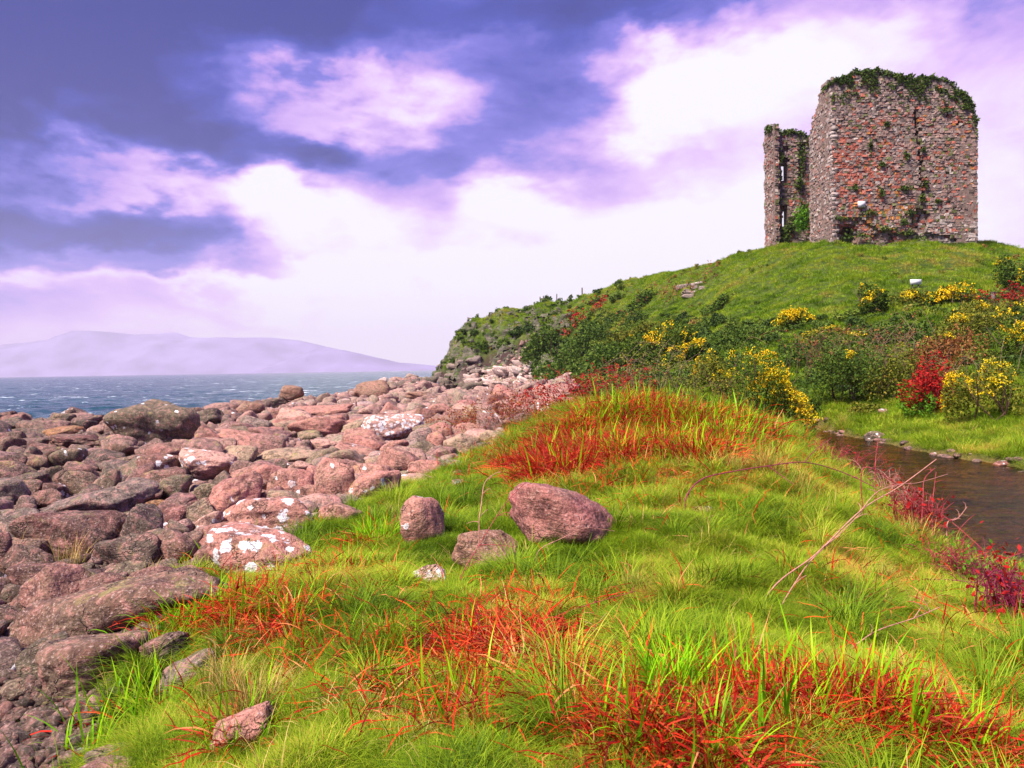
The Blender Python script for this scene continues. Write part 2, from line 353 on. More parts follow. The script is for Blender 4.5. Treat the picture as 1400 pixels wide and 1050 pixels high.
M_IVY = leaf_mat('wall_ivy', [(.018, .040, .010), (.05, .09, .014), (.10, .15, .02), (.17, .19, .04)], .2, .7)
M_COVER = leaf_mat('cliff_scrub_leaf', [(.035, .06, .016), (.07, .12, .02), (.13, .19, .022), (.24, .27, .04), (.34, .15, .05)], .2, .7, 'tint', .35)
def simple(name, col, rough=.8, nscale=30, amt=.35, bstr=.4, spec=.25):
    m, n = mat(name); g = n.n('ShaderNodeNewGeometry'); t = n.noise(g.outputs['Position'], nscale, 4, .6)
    c = n.mix(n.map(t, .3, .7), tuple(v * (1 - amt) for v in col), tuple(min(1, v * (1 + amt)) for v in col))
    finish(n, c, rough, t, bstr, .01, spec); return m
M_TWIG = simple('twig_bark', (.14, .07, .05), .8, 60)
M_STEM = simple('bramble_cane_red', (.34, .045, .05), .5, 40, .45)
M_STEMP = simple('cane_pale', (.50, .21, .16), .6, 40, .35)
M_STEMV = simple('cane_purple', (.24, .022, .06), .45, 40, .45)
M_TWIGP = simple('pale_twig', (.30, .19, .12), .8, 60)
M_POST = simple('post_wood', (.13, .10, .09), .9, 20)
M_WHITE = simple('white_board', (.66, .63, .66), .6, 5, .08, .0)

# ------------------------------------------------------------------ ground sheet
def build_ground():
    az = np.concatenate([np.linspace(-180, -56, 34)[:-1], np.linspace(-56, -42, 20)[:-1], np.linspace(-42, 42, 430), np.linspace(42, 56, 20)[1:], np.linspace(56, 180, 34)[1:]])
    rr = np.concatenate([[0.02, .4], np.geomspace(.8, 150, 400), [190, 260, 400]])
    A, Rr = np.meshgrid(np.radians(az), rr); x, y = (np.sin(A) * Rr).ravel(), (np.cos(A) * Rr).ravel()
    z = height(x, y)
    P = np.stack([x, y], 1); gr = sdist(P, GPOLY) + fbm(np.stack([x, y, 0 * x], 1) * 1.2, 3) * .5
    gr = np.clip(.5 - gr / .8, 0, 1); st_ = np.clip(.5 - sdist(P, SPOLY) / .4, 0, 1) * (x > -3)
    nr, na = A.shape; i = np.arange(nr - 1)[:, None] * na + np.arange(na - 1)[None]
    f = np.stack([i, i + 1, i + na + 1, i + na], -1).reshape(-1, 4)[:, ::-1]
    m, n = mat('ground_earth'); g = n.n('ShaderNodeNewGeometry'); pos = g.outputs['Position']
    at = lambda k: n.n('ShaderNodeAttribute', attribute_name=k).outputs['Fac']
    a1 = n.noise(pos, 1.7, 5, .6); a2 = n.noise(pos, 14, 5, .65); a3 = n.noise(pos, .35, 4, .6)
    vo = n.n('ShaderNodeTexVoronoi', feature='F1'); n.l(pos, vo.inputs['Vector']); vo.inputs['Scale'].default_value = 22
    beach = n.mix(n.map(a2, .35, .65), (.035, .018, .016), (.12, .06, .05)); beach = n.mix(n.map(vo.outputs['Distance'], .15, .5, 0, .6), beach, (.03, .018, .018))
    grass = n.mix(n.map(a1, .35, .65), (.035, .055, .008), (.085, .12, .014)); grass = n.mix(n.map(a2, .5, .7, 0, .6), grass, (.035, .05, .012))
    grass = n.mix(n.map(a3, .55, .7, 0, .5), grass, (.22, .22, .05))
    c = n.mix(at('turf'), beach, grass)
    nz = n.n('ShaderNodeSeparateXYZ'); n.l(g.outputs['Normal'], nz.inputs[0]); sz = n.n('ShaderNodeSeparateXYZ'); n.l(pos, sz.inputs[0])
    steep = n.math('MULTIPLY', n.map(nz.outputs[2], .62, .42), n.math('MULTIPLY', n.map(sz.outputs[1], 60, 75), n.map(a2, .35, .55)))
    c = n.mix(steep, c, n.mix(a2, (.10, .075, .06), (.34, .24, .20)))
    c = n.mix(at('stream'), c, n.mix(n.map(a2, .35, .65), (.04, .03, .012), (.26, .14, .045)))
    finish(n, c, .95, n.math('ADD', a2, vo.outputs['Distance']), .7, .04, .15)
    me = mesh_np('ground', np.stack([x, y, z], 1), f, [m], True, {'turf': ('POINT', 'FLOAT', gr), 'stream': ('POINT', 'FLOAT', st_)})
    tag(obj('ground', me), kind='structure')
build_ground()

# ------------------------------------------------------------------ sea, stream
def water_mat(name, deep, foam_amt, bump_scale):
    m, n = mat(name); g = n.n('ShaderNodeNewGeometry'); pos = g.outputs['Position']
    q = n.vmath('MULTIPLY', pos, (.45, 1.0, 1.0))
    b1 = n.noise(q, .55, 5, .62, .3); b2 = n.noise(q, 2.6, 4, .6, .2)
    sw = n.noise(n.vmath('MULTIPLY', pos, (.02, .05, 1)), 1.0, 4, .6)
    c = n.mix(n.map(b1, .35, .7), deep, tuple(v * 2.1 for v in deep)); c = n.mix(n.map(sw, .4, .7, 0, .5), c, (.05, .13, .15))
    cap = n.math('MULTIPLY', n.map(n.noise(n.vmath('MULTIPLY', pos, (.10, .30, 1)), 1.0, 7, .66, .4), .60, .645), n.map(b2, .42, .56))
    cap = n.math('MULTIPLY', cap, foam_amt)
    c = n.mix(cap, c, (.85, .88, .9))
    p = finish(n, c, n.math('MULTIPLY_ADD', cap, .4, .17), n.math('ADD', b1, n.math('MULTIPLY', b2, .35)), .9, .6, .14); return m
def build_sea():
    az = np.radians(np.linspace(-75, 60, 420)); rr = np.concatenate([np.geomspace(22, 900, 330), np.geomspace(930, 22000, 40)])
    A, Rr = np.meshgrid(az, rr); x, y = (np.sin(A) * Rr).ravel(), (np.cos(A) * Rr).ravel(); r = Rr.ravel()
    q = np.stack([x * .14, y * .34, 0 * x], 1)
    ridge = 1 - np.abs(fbm(q, 2)) * 2
    z = (ridge * .30 + fbm(q * 3.3, 2) * .14) * np.clip(1.4 - r / 1200, 0, 1) - .1
    nr, na = A.shape; i = np.arange(nr - 1)[:, None] * na + np.arange(na - 1)[None]
    f = np.stack([i, i + 1, i + na + 1, i + na], -1).reshape(-1, 4)[:, ::-1]
    tag(obj('sea', mesh_np('sea', np.stack([x, y, z], 1), f, [water_mat('sea_water', (.006, .036, .045), 1.0, 1)], True)), kind='structure')
build_sea()
def build_stream():
    lo, hi = SPOLY.min(0) - .6, SPOLY.max(0) + .6; hi[0] = min(hi[0], 24)
    nx, ny = int((hi[0] - lo[0]) / .12), int((hi[1] - lo[1]) / .12)
    X, Y = np.meshgrid(np.linspace(lo[0], hi[0], nx), np.linspace(lo[1], hi[1], ny)); x, y = X.ravel(), Y.ravel()
    sd = sdist(np.stack([x, y], 1), SPOLY)
    q = np.stack([x * 1.2, y * 2.6, 0 * x], 1); z = CAMZ + WZ + fbm(q, 3) * .018 + fbm(q * 3, 2) * .006
    i = np.arange(ny - 1)[:, None] * nx + np.arange(nx - 1)[None]; f = np.stack([i, i + 1, i + nx + 1, i + nx], -1).reshape(-1, 4)
    f = f[(sd[f] < .55).all(1)]
    m, n = mat('stream_water'); g = n.n('ShaderNodeNewGeometry'); q2 = n.vmath('MULTIPLY', g.outputs['Position'], (1.0, 2.4, 1))
    b = n.n('ShaderNodeBump'); b.inputs['Strength'].default_value = .55; b.inputs['Distance'].default_value = .05
    n.l(n.math('ADD', n.noise(q2, 3.2, 4, .6, .4), n.math('MULTIPLY', n.noise(q2, 13, 3, .6), .3)), b.inputs['Height'])
    gl = n.n('ShaderNodeBsdfGlossy'); gl.inputs['Roughness'].default_value = .09; n.l(b.outputs[0], gl.inputs['Normal']); gl.inputs['Color'].default_value = (.9, .9, .9, 1)
    tr = n.n('ShaderNodeBsdfTransparent'); n.l(n.mix(n.map(n.noise(g.outputs['Position'], .9, 3, .6), .4, .6), (.30, .26, .10), (.70, .50, .20)), tr.inputs[0])
    fr = n.n('ShaderNodeFresnel'); fr.inputs[0].default_value = 1.33; n.l(b.outputs[0], fr.inputs['Normal'])
    mx_ = n.n('ShaderNodeMixShader'); n.l(n.math('MULTIPLY_ADD', fr.outputs[0], .62, .01, clamp=True), mx_.inputs[0]); n.l(tr.outputs[0], mx_.inputs[1]); n.l(gl.outputs[0], mx_.inputs[2])
    o = n.n('ShaderNodeOutputMaterial'); n.l(mx_.outputs[0], o.inputs[0])
    tag(obj('stream_water', mesh_np('stream_water', np.stack([x, y, z], 1), f, [m], True)), kind='structure')
build_stream()

# far mountains across the bay
def build_mountains(name, prof, d, depth, seed):
    xs, hs = [], []
    for px, py in prof:
        p = P_d(px, py, d); xs.append(p[0]); hs.append(p[2])
    X = np.linspace(xs[0], xs[-1], 260); H = np.interp(X, xs, hs); Y = np.linspace(-1, 1, 25)
    XX, YY = np.meshgrid(X, Y); HH = np.interp(XX.ravel(), X, H) * np.clip(1 - np.abs(YY.ravel()) ** 1.5, 0, 1)
    q = np.stack([XX.ravel() / d * 9, YY.ravel() * 1.6, 0 * XX.ravel() + seed], 1)
    HH = HH * (1 + fbm(q, 4) * .35 * np.clip(np.abs(YY.ravel()) * 3, 0, 1)) + fbm(q * 4, 3) * 4 - 3
    v = np.stack([XX.ravel(), d + YY.ravel() * depth, HH], 1); nx, ny = 260, 25
    i = np.arange(ny - 1)[:, None] * nx + np.arange(nx - 1)[None]; f = np.stack([i, i + 1, i + nx + 1, i + nx], -1).reshape(-1, 4)
    tag(obj(name, mesh_np(name, v, f, [simple('mountain_haze_tint_%d' % seed, (.20, .16, .30), .95, .004, .3, .0)], True)), kind='structure')  # lavender base colour has part of the distance haze painted in
build_mountains('mountains', [(-420, 500), (-200, 480), (0, 472), (50, 466), (90, 461), (118, 452), (145, 453), (185, 457), (215, 456), (240, 454), (262, 461), (300, 462), (370, 461), (410, 465), (440, 472), (480, 481), (520, 492), (555, 500), (590, 506)], 7000, 900, 1)
build_mountains('near_hills', [(360, 508), (395, 490), (430, 477), (470, 478), (510, 487), (545, 495), (600, 500), (680, 505)], 6000, 500, 2)

# ------------------------------------------------------------------ rocks
_ICO = {}
def ico(sub):
    if sub not in _ICO:
        bm = bmesh.new(); bmesh.ops.create_icosphere(bm, subdivisions=sub, radius=1); bm.verts.ensure_lookup_table()
        v = np.array([p.co[:] for p in bm.verts]); f = np.array([[q.index for q in t.verts] for t in bm.faces]); bm.free()
        _ICO[sub] = (v / np.linalg.norm(v, axis=1)[:, None], f)
    return _ICO[sub]
def rock_verts(seed, sub, angular=.5, rough=1.0):
    g = np.random.default_rng(seed); d, f = ico(sub); k = int(9 + 8 * g.random())
    nn = g.normal(size=(k, 3)); nn /= np.linalg.norm(nn, axis=1)[:, None]
    nn = np.concatenate([nn, np.eye(3), -np.eye(3)]); dist = np.concatenate([g.uniform(.62, 1, k), g.uniform(.85, 1.05, 6)])
    p = 5 + 16 * angular
    r = (np.maximum(d @ nn.T / dist, 0) ** p).sum(1) ** (-1 / p)
    v = d * r[:, None]; o = g.uniform(0, 90, 3)
    n1 = fbm(d * 1.3 + o, 3); n2 = fbm(v * 4 + o, 4, .6)
    v = v * (1 + rough * (n1 * .14 + n2 * .055))[:, None]
    v = v - (v.max(0) + v.min(0)) / 2; v = v / ((v.max(0) - v.min(0)) / 2)
    return v, f
C_PINK, C_LPINK, C_MAR, C_OLV, C_TAN, C_GRY, C_DRK, C_BRN, C_ORG = (.47, .180, .135), (.62, .32, .25), (.21, .058, .045), (.22, .165, .085), (.42, .28, .17), (.29, .20, .17), (.055, .040, .028), (.27, .125, .075), (.66, .25, .06)
ROCKS = [  # px, py centre, w, h, tilt, colour, angular, lichen, label, short name used by neighbours
 (213,582,124,70,14,C_OLV,.25,.10,'largest olive-brown egg-shaped boulder standing on the beach crest against the sea','the big egg-shaped boulder'),
 (161,619,58,28,-4,C_BRN,.3,.0,'dark mossy oval boulder just below the left foot of the big egg-shaped boulder','the dark mossy oval boulder'),
 (232,619,64,32,12,C_PINK,.8,.0,'layered pinkish slab leaning below the right foot of the big egg-shaped boulder','the layered leaning slab'),
 (284,638,80,46,8,C_LPINK,.6,.25,'pale pink angular boulder below and right of the big egg-shaped boulder','the pale pink angular boulder'),
 (142,690,130,44,-13,C_GRY,.85,.0,'long flat-topped grey slab with a dark red front edge on the left of the beach','the long flat-topped grey slab'),
 (214,692,28,17,0,C_ORG,.3,.0,'small bright orange stone at the right end of the long flat-topped grey slab','the small orange stone'),
 (236,668,42,42,10,C_OLV,.4,.0,'upright grey-green stone just above the small orange stone',None),
 (281,676,34,32,0,C_OLV,.2,.0,'round olive stone below the pale pink angular boulder',None),
 (108,662,50,38,6,C_BRN,.2,.05,'round brown-pink boulder above the long flat-topped grey slab','the round brown-pink boulder'),
 (49,635,42,30,18,C_BRN,.3,.0,'brownish tilted stone left of the mossy speckled boulder',None),
 (94,629,50,34,0,C_OLV,.4,.1,'mossy speckled boulder with a yellow-green spot near the left shore','the mossy speckled boulder'),
 (84,592,50,19,-12,C_ORG,.3,.0,'long stone with an orange and yellow lichened crest near the waterline','the orange-crested stone'),
 (108,605,78,22,2,C_MAR,.4,.0,'long low maroon boulder in front of the orange-crested stone','the long low maroon boulder'),
 (57,615,46,17,4,C_MAR,.3,.0,'reddish flat stone left of the long low maroon boulder',None),
 (131,589,36,16,-8,C_LPINK,.5,.1,'pale pink wedge stone between the orange-crested stone and the egg-shaped boulder',None),
 (86,574,34,19,4,C_OLV,.3,.0,'olive green boulder on the waterline at the far left','the olive waterline boulder'),
 (54,571,34,17,24,C_DRK,.4,.0,'black tilted stone leaning on the olive waterline boulder',None),
 (15,580,40,18,-4,C_DRK,.4,.0,'black low rock on the waterline at the very left of the beach','the black low rock at the waterline'),
 (140,567,32,17,8,C_DRK,.4,.0,'dark rounded rock on the skyline of the beach left of the big egg-shaped boulder',None),
 (114,581,36,15,0,C_DRK,.3,.0,'dark green oblong rock right of the olive waterline boulder',None),
 (10,611,36,30,10,C_BRN,.3,.0,'brown domed boulder cut by the left picture edge near the sea',None),
 (12,677,54,44,2,C_GRY,.5,.0,'big grey-green block at the left edge above the huge maroon boulder','the grey-green block'),
 (66,682,56,32,6,C_MAR,.4,.0,'dark maroon mossy stone right of the grey-green block',None),
 (22,716,90,44,6,C_GRY,.5,.05,'broad grey stone at the left edge touching the huge maroon boulder',None),
 (98,733,124,72,9,C_MAR,.6,.0,'huge dark maroon boulder with a shadowed face on the left behind dry grass','the huge maroon boulder'),
 (0,758,32,64,0,C_PINK,.3,.05,'bulging pink boulder cut off by the left picture edge','the bulging pink boulder'),
 (78,806,96,72,4,C_PINK,.6,.0,'blunt grey-pink boulder with a flat sloping top resting behind the long ridge boulder','the blunt grey-pink boulder'),
 (48,790,60,44,0,C_MAR,.3,.0,'brown mossy stone tucked behind the blunt grey-pink boulder',None),
 (150,842,340,84,-15,C_BRN,.35,.0,'very long mottled ridge boulder running diagonally across the lower left','the long ridge boulder'),
 (128,910,158,92,-5,C_BRN,.15,.0,'mottled grey-brown oval boulder beside the gravel in the lower left corner','the mottled oval boulder'),
 (22,686+260,48,30,-10,C_TAN,.2,.0,'small tan oval stone at the left edge above the gravel',None),
 (256,925,96,50,-26,C_GRY,.4,.0,'grey-green slab half sunk in grass right of the mottled oval boulder',None),
 (330,1000,90,50,-20,C_PINK,.4,.0,'reddish rock under yellow moss and matted dead grass near the bottom',None),
 (153,1060,76,46,0,C_PINK,.2,.0,'smooth pink dome of rock at the bottom edge by the gravel',None),
 (238,753,70,56,6,C_BRN,.4,.0,'brown-olive boulder with grass at its foot left of the white-spotted boulder','the brown-olive boulder'),
 (172,780,74,24,-8,C_OLV,.4,.0,'low greenish stone above the long ridge boulder',None),
 (142,761,32,28,0,C_MAR,.3,.0,'small round maroon stone at the right foot of the huge maroon boulder',None),
 (316,686,88,52,-32,C_PINK,.6,.35,'steep pink-grey slab with a white lichen edge left of the spotted boulders','the steep slab'),
 (286,715,56,24,-26,C_LPINK,.5,.9,'pale slab almost white with lichen at the foot of the steep slab',None),
 (370,706,138,56,2,C_PINK,.35,.75,'broad pink boulder sprinkled with white lichen and topped by a tongue of grass','the lichen-sprinkled broad boulder'),
 (358,757,142,70,4,C_PINK,.4,1.0,'boulder with big white lichen blotches nearest the grass','the white-blotched boulder'),
 (466,702,60,30,10,C_PINK,.5,.1,'low pink stone tapering right beside the lichen-sprinkled broad boulder',None),
 (398,662,66,44,0,C_PINK,.2,.15,'round pink boulder behind the lichen-sprinkled broad boulder','the round pink boulder'),
 (457,660,60,58,20,C_PINK,.5,.15,'tall pink boulder with a sloping back right of the round pink boulder','the tall sloping pink boulder'),
 (362,652,62,36,-14,C_PINK,.5,.0,'smooth greyish pink slab just left of the round pink boulder',None),
 (410,640,34,20,0,C_LPINK,.5,.0,'small pale block perched behind the round pink boulder',None),
 (577,714,60,76,-6,C_PINK,.2,.08,'upright grey-pink boulder standing alone in the grass','the upright boulder in the grass'),
 (664,756,94,62,4,C_BRN,.5,.0,'pointed brown boulder with orange patches half sunk in the grass','the pointed brown boulder'),
 (773,712,164,98,9,(.34,.095,.085),.15,.0,'largest dark red boulder in the middle of the grass','the dark red boulder in the grass'),
 (586,790,48,34,-28,C_LPINK,.5,.5,'pale slab tip poking out of the grass below the upright boulder',None),
 (510,647,74,30,-3,C_PINK,.8,.1,'thick angular pink slab on the beach edge behind the tall sloping pink boulder','the thick angular slab'),
 (580,641,50,25,4,C_PINK,.5,.15,'oblong pink stone at the grass edge right of the thick angular slab','the oblong pink stone'),
 (575,657,60,18,2,C_LPINK,.6,.1,'flat pale stone in front of the oblong pink stone',None),
 (630,609,46,34,2,C_TAN,.6,.0,'tan peaked boulder at the upper edge of the grass','the tan peaked boulder'),
 (598,604,32,30,-10,C_PINK,.6,.0,'grey-pink block touching the left side of the tan peaked boulder',None),
 (533,586,92,42,3,C_LPINK,.5,.95,'broad boulder crusted with white lichen in the middle of the beach','the white-crusted boulder'),
 (488,620,58,24,16,C_PINK,.6,.05,'tilted oblong pink boulder below left of the white-crusted boulder','the tilted oblong boulder'),
 (540,615,42,28,0,C_PINK,.4,.05,'dome-shaped pink boulder below the white-crusted boulder','the dome-shaped pink boulder'),
 (437,585,78,34,6,C_PINK,.5,.0,'big smooth red boulder left of the white-crusted boulder','the smooth red boulder'),
 (424,597,36,18,-6,C_OLV,.4,.0,'olive stone in front of the smooth red boulder',None),
 (347,602,96,22,9,C_PINK,.6,.0,'long low pink ridge of rock in the middle left of the beach','the long low pink ridge'),
 (284,601,38,30,24,C_MAR,.7,.0,'dark red wedge of rock at the right foot of the big egg-shaped boulder','the dark red wedge'),
 (328,625,46,32,4,C_TAN,.6,.1,'pale-topped boulder right of the pale pink angular boulder','the pale-topped boulder'),
 (392,624,92,22,-3,C_TAN,.5,.05,'wide flat tan rock between the pale-topped and tilted oblong boulders','the wide flat tan rock'),
 (446,609,40,17,0,C_LPINK,.6,.1,'crumbly pale pink stone above the wide flat tan rock',None),
 (341,560,40,22,4,C_BRN,.3,.0,'brown boulder on the beach skyline between the egg-shaped and balanced boulders','the brown skyline boulder'),
 (283,571,52,26,-5,C_DRK,.7,.0,'dark stacked slab on the skyline right of the big egg-shaped boulder','the dark stacked slab'),
 (376,551,38,17,2,C_DRK,.5,.0,'dark flat rock carrying the balanced red-brown boulder','the dark flat rock'),
 (400,537,34,22,14,C_BRN,.3,.0,'balanced red-brown boulder perched on a dark flat rock against the sea','the balanced boulder'),
 (510,533,53,27,0,C_BRN,.35,.0,'rounded red-brown boulder alone on the skyline against the sea','the lone skyline boulder'),
 (383,570,28,20,10,C_MAR,.7,.0,'small peaked maroon rock below the balanced boulder',None),
 (440,563,86,18,-2,C_PINK,.5,.0,'long pink slab below the skyline between balanced and lone boulders','the long pink slab'),
 (605,580,52,24,3,C_BRN,.7,.0,'square-edged brown slab left of the olive hump stone',None),
 (652,574,42,25,0,C_OLV,.3,.0,'olive hump-backed stone next to a white flat stone','the olive hump stone'),
 (674,571,32,12,18,(.8,.72,.7),.6,.6,'white flat stone lying beside the olive hump stone',None),
 (603,562,36,20,4,C_PINK,.3,.0,'smooth pink-green boulder behind the square-edged brown slab',None),
 (640,555,32,18,-4,(.42,.13,.12),.3,.0,'deep red rounded boulder near the far end of the beach','the deep red boulder'),
 (574,541,40,12,0,C_BRN,.5,.0,'low brown rock right of the lone skyline boulder',None),
 (785,515,20,12,0,C_LPINK,.4,.1,'pink stone at the foot of the headland beside the shrubs',None),
 (735,527,30,14,-12,C_GRY,.6,.0,'grey tilted slab at the far right end of the beach','the grey tilted slab'),
]
LANDM = []; NAMED = []; ALLROCK = []; GROUPR = 'boulders lying on the shore'
def place_rock(i, px, py, w_, h_, tilt, col, ang, lich, label):
    b = hit(px, min(py + h_ * .42, 1150)); d = b[1]
    wx = w_ / 2 * d / F * 1.0; dy = wx * random.Random(i).uniform(.65, .85) if w_ < 200 else wx * .35
    dc = d + dy * .75; c = P_d(px, py, dc); wx = w_ / 2 * dc / F; hz = h_ / 2 * dc / F
    NAMED.append((px, py, w_, h_, dc)); top = c[2] + hz; gz = height(c[0], c[1])[0]
    bot = min(c[2] - hz, gz - .12 * hz); sz = (top - bot) / 2; cz = (top + bot) / 2
    sub = 5 if w_ > 75 else 4
    v, f = rock_verts(100 + i, sub, ang)
    v = v * np.array([wx, dy, sz]); t = -R(tilt) if True else 0
    t = R(tilt); v = np.stack([v[:, 0] * math.cos(t) + v[:, 2] * math.sin(t), v[:, 1], -v[:, 0] * math.sin(t) + v[:, 2] * math.cos(t)], 1)
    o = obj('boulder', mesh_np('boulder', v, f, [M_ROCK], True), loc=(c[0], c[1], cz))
    tone_mul = .72 if px < 270 and i < 200 else 1.0; tone_mul = tone_mul * .72 if tone_mul < 1 else tone_mul                      # boulders towards the left of the frame get a darker colour
    o.color = (*[v_ * tone_mul for v_ in col], 1); o['lichen'] = lich; tag(o, label, 'boulder', GROUPR); ALLROCK.append((c[0], c[1], (wx + dy) / 2, wx, dy)); return o, c
for i, r in enumerate(ROCKS):
    if r[0] == 400 and r[1] == 537:                    # perched on the flat rock: stands at that rock's distance
        b = LASTFLAT; c = P_d(400, 537, b); wx, hz = 17 * b / F, 11 * b / F; v, f = rock_verts(100 + i, 4, r[6]); t = R(r[4])
        v = v * np.array([wx, wx * .8, hz]); v = np.stack([v[:, 0] * math.cos(t) + v[:, 2] * math.sin(t), v[:, 1], -v[:, 0] * math.sin(t) + v[:, 2] * math.cos(t)], 1)
        o = obj('boulder', mesh_np('boulder', v, f, [M_ROCK], True), loc=tuple(c)); o.color = (*r[5], 1); o['lichen'] = 0.0; tag(o, r[8], 'boulder', GROUPR)
    else:
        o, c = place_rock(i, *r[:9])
        if r[0] == 376: LASTFLAT = c[1]
    if r[9]: LANDM.append((np.array(c), r[9], r[2]))

# small stones showing in the grass
for j, (px, py, w_, h_, col, lb) in enumerate([
  (966, 698, 42, 13, C_LPINK, 'flat pale stone lying in the grass right of the dark red boulder'),
  (862, 777, 26, 10, C_LPINK, 'small pinkish stone in the grass below the dark red boulder'),
  (690, 633, 20, 12, (.6, .55, .58), 'small whitish stone at the grass edge above the dark red boulder'),
  (632, 662, 30, 12, C_LPINK, 'crumbled pale stone in the grass above the upright boulder'),
  (628, 648, 22, 12, C_PINK, 'little pink stone at the grass border left of the red leaf mound'),
  (1042, 581, 14, 9, C_LPINK, 'small round pink stone on the bank under the flowering gorse'),
  (1206, 563, 16, 9, C_LPINK, 'pale stone on the far stream bank left of the red bramble'),
  (735, 1046, 200, 26, C_PINK, 'flat reddish rock at the bottom edge under the red leaves'),
  (1198, 596, 32, 14, C_DRK, 'dark stone at the water edge of the far stream bank'),
  (1290, 629, 20, 8, C_MAR, 'first dark red stone along the far edge of the stream'),
  (1372, 634, 26, 8, C_MAR, 'last dark red stone along the far edge of the stream')]):
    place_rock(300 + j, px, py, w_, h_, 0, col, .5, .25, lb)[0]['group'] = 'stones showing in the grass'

# ------------------------------------------------------------------ scatter through geometry nodes
def scatter(name, P, rot, scl, tint, idx, protos, kind='stuff', parent=None):
    coll = bpy.data.collections.new(name + '_sources')
    for k, me in enumerate(protos):
        o = bpy.data.objects.new('%s_source_%02d' % (name, k), me); coll.objects.link(o)
    me = bpy.data.meshes.new(name); me.vertices.add(len(P)); me.vertices.foreach_set('co', np.asarray(P, np.float32).ravel())
    for an, typ, arr in (('rot', 'FLOAT_VECTOR', rot), ('scl', 'FLOAT_VECTOR', scl), ('tint', 'FLOAT', tint)):
        a = me.attributes.new(an, typ, 'POINT'); a.data.foreach_set('vector' if typ == 'FLOAT_VECTOR' else 'value', np.asarray(arr, np.float32).ravel())
    a = me.attributes.new('idx', 'INT', 'POINT'); a.data.foreach_set('value', np.asarray(idx, np.int32))
    o = obj(name, me, parent); tag(o, kind=kind)
    ng = bpy.data.node_groups.new(name, 'GeometryNodeTree')
    ng.interface.new_socket('Geometry', in_out='INPUT', socket_type='NodeSocketGeometry'); ng.interface.new_socket('Geometry', in_out='OUTPUT', socket_type='NodeSocketGeometry')
    N = ng.nodes; gi, go = N.new('NodeGroupInput'), N.new('NodeGroupOutput'); ip = N.new('GeometryNodeInstanceOnPoints'); ci = N.new('GeometryNodeCollectionInfo')
    ci.inputs['Collection'].default_value = coll; ci.inputs['Separate Children'].default_value = True; ci.inputs['Reset Children'].default_value = True
    def na(nm, dt):
        x = N.new('GeometryNodeInputNamedAttribute'); x.data_type = dt; x.inputs['Name'].default_value = nm; return x.outputs['Attribute']
    L = ng.links.new; L(gi.outputs[0], ip.inputs['Points']); L(ci.outputs[0], ip.inputs['Instance']); ip.inputs['Pick Instance'].default_value = True
    L(na('idx', 'INT'), ip.inputs['Instance Index']); e = N.new('FunctionNodeEulerToRotation'); L(na('rot', 'FLOAT_VECTOR'), e.inputs[0]); L(e.outputs[0], ip.inputs['Rotation'])
    L(na('scl', 'FLOAT_VECTOR'), ip.inputs['Scale']); L(ip.outputs[0], go.inputs[0])
    md = o.modifiers.new('scatter', 'NODES'); md.node_group = ng; return o

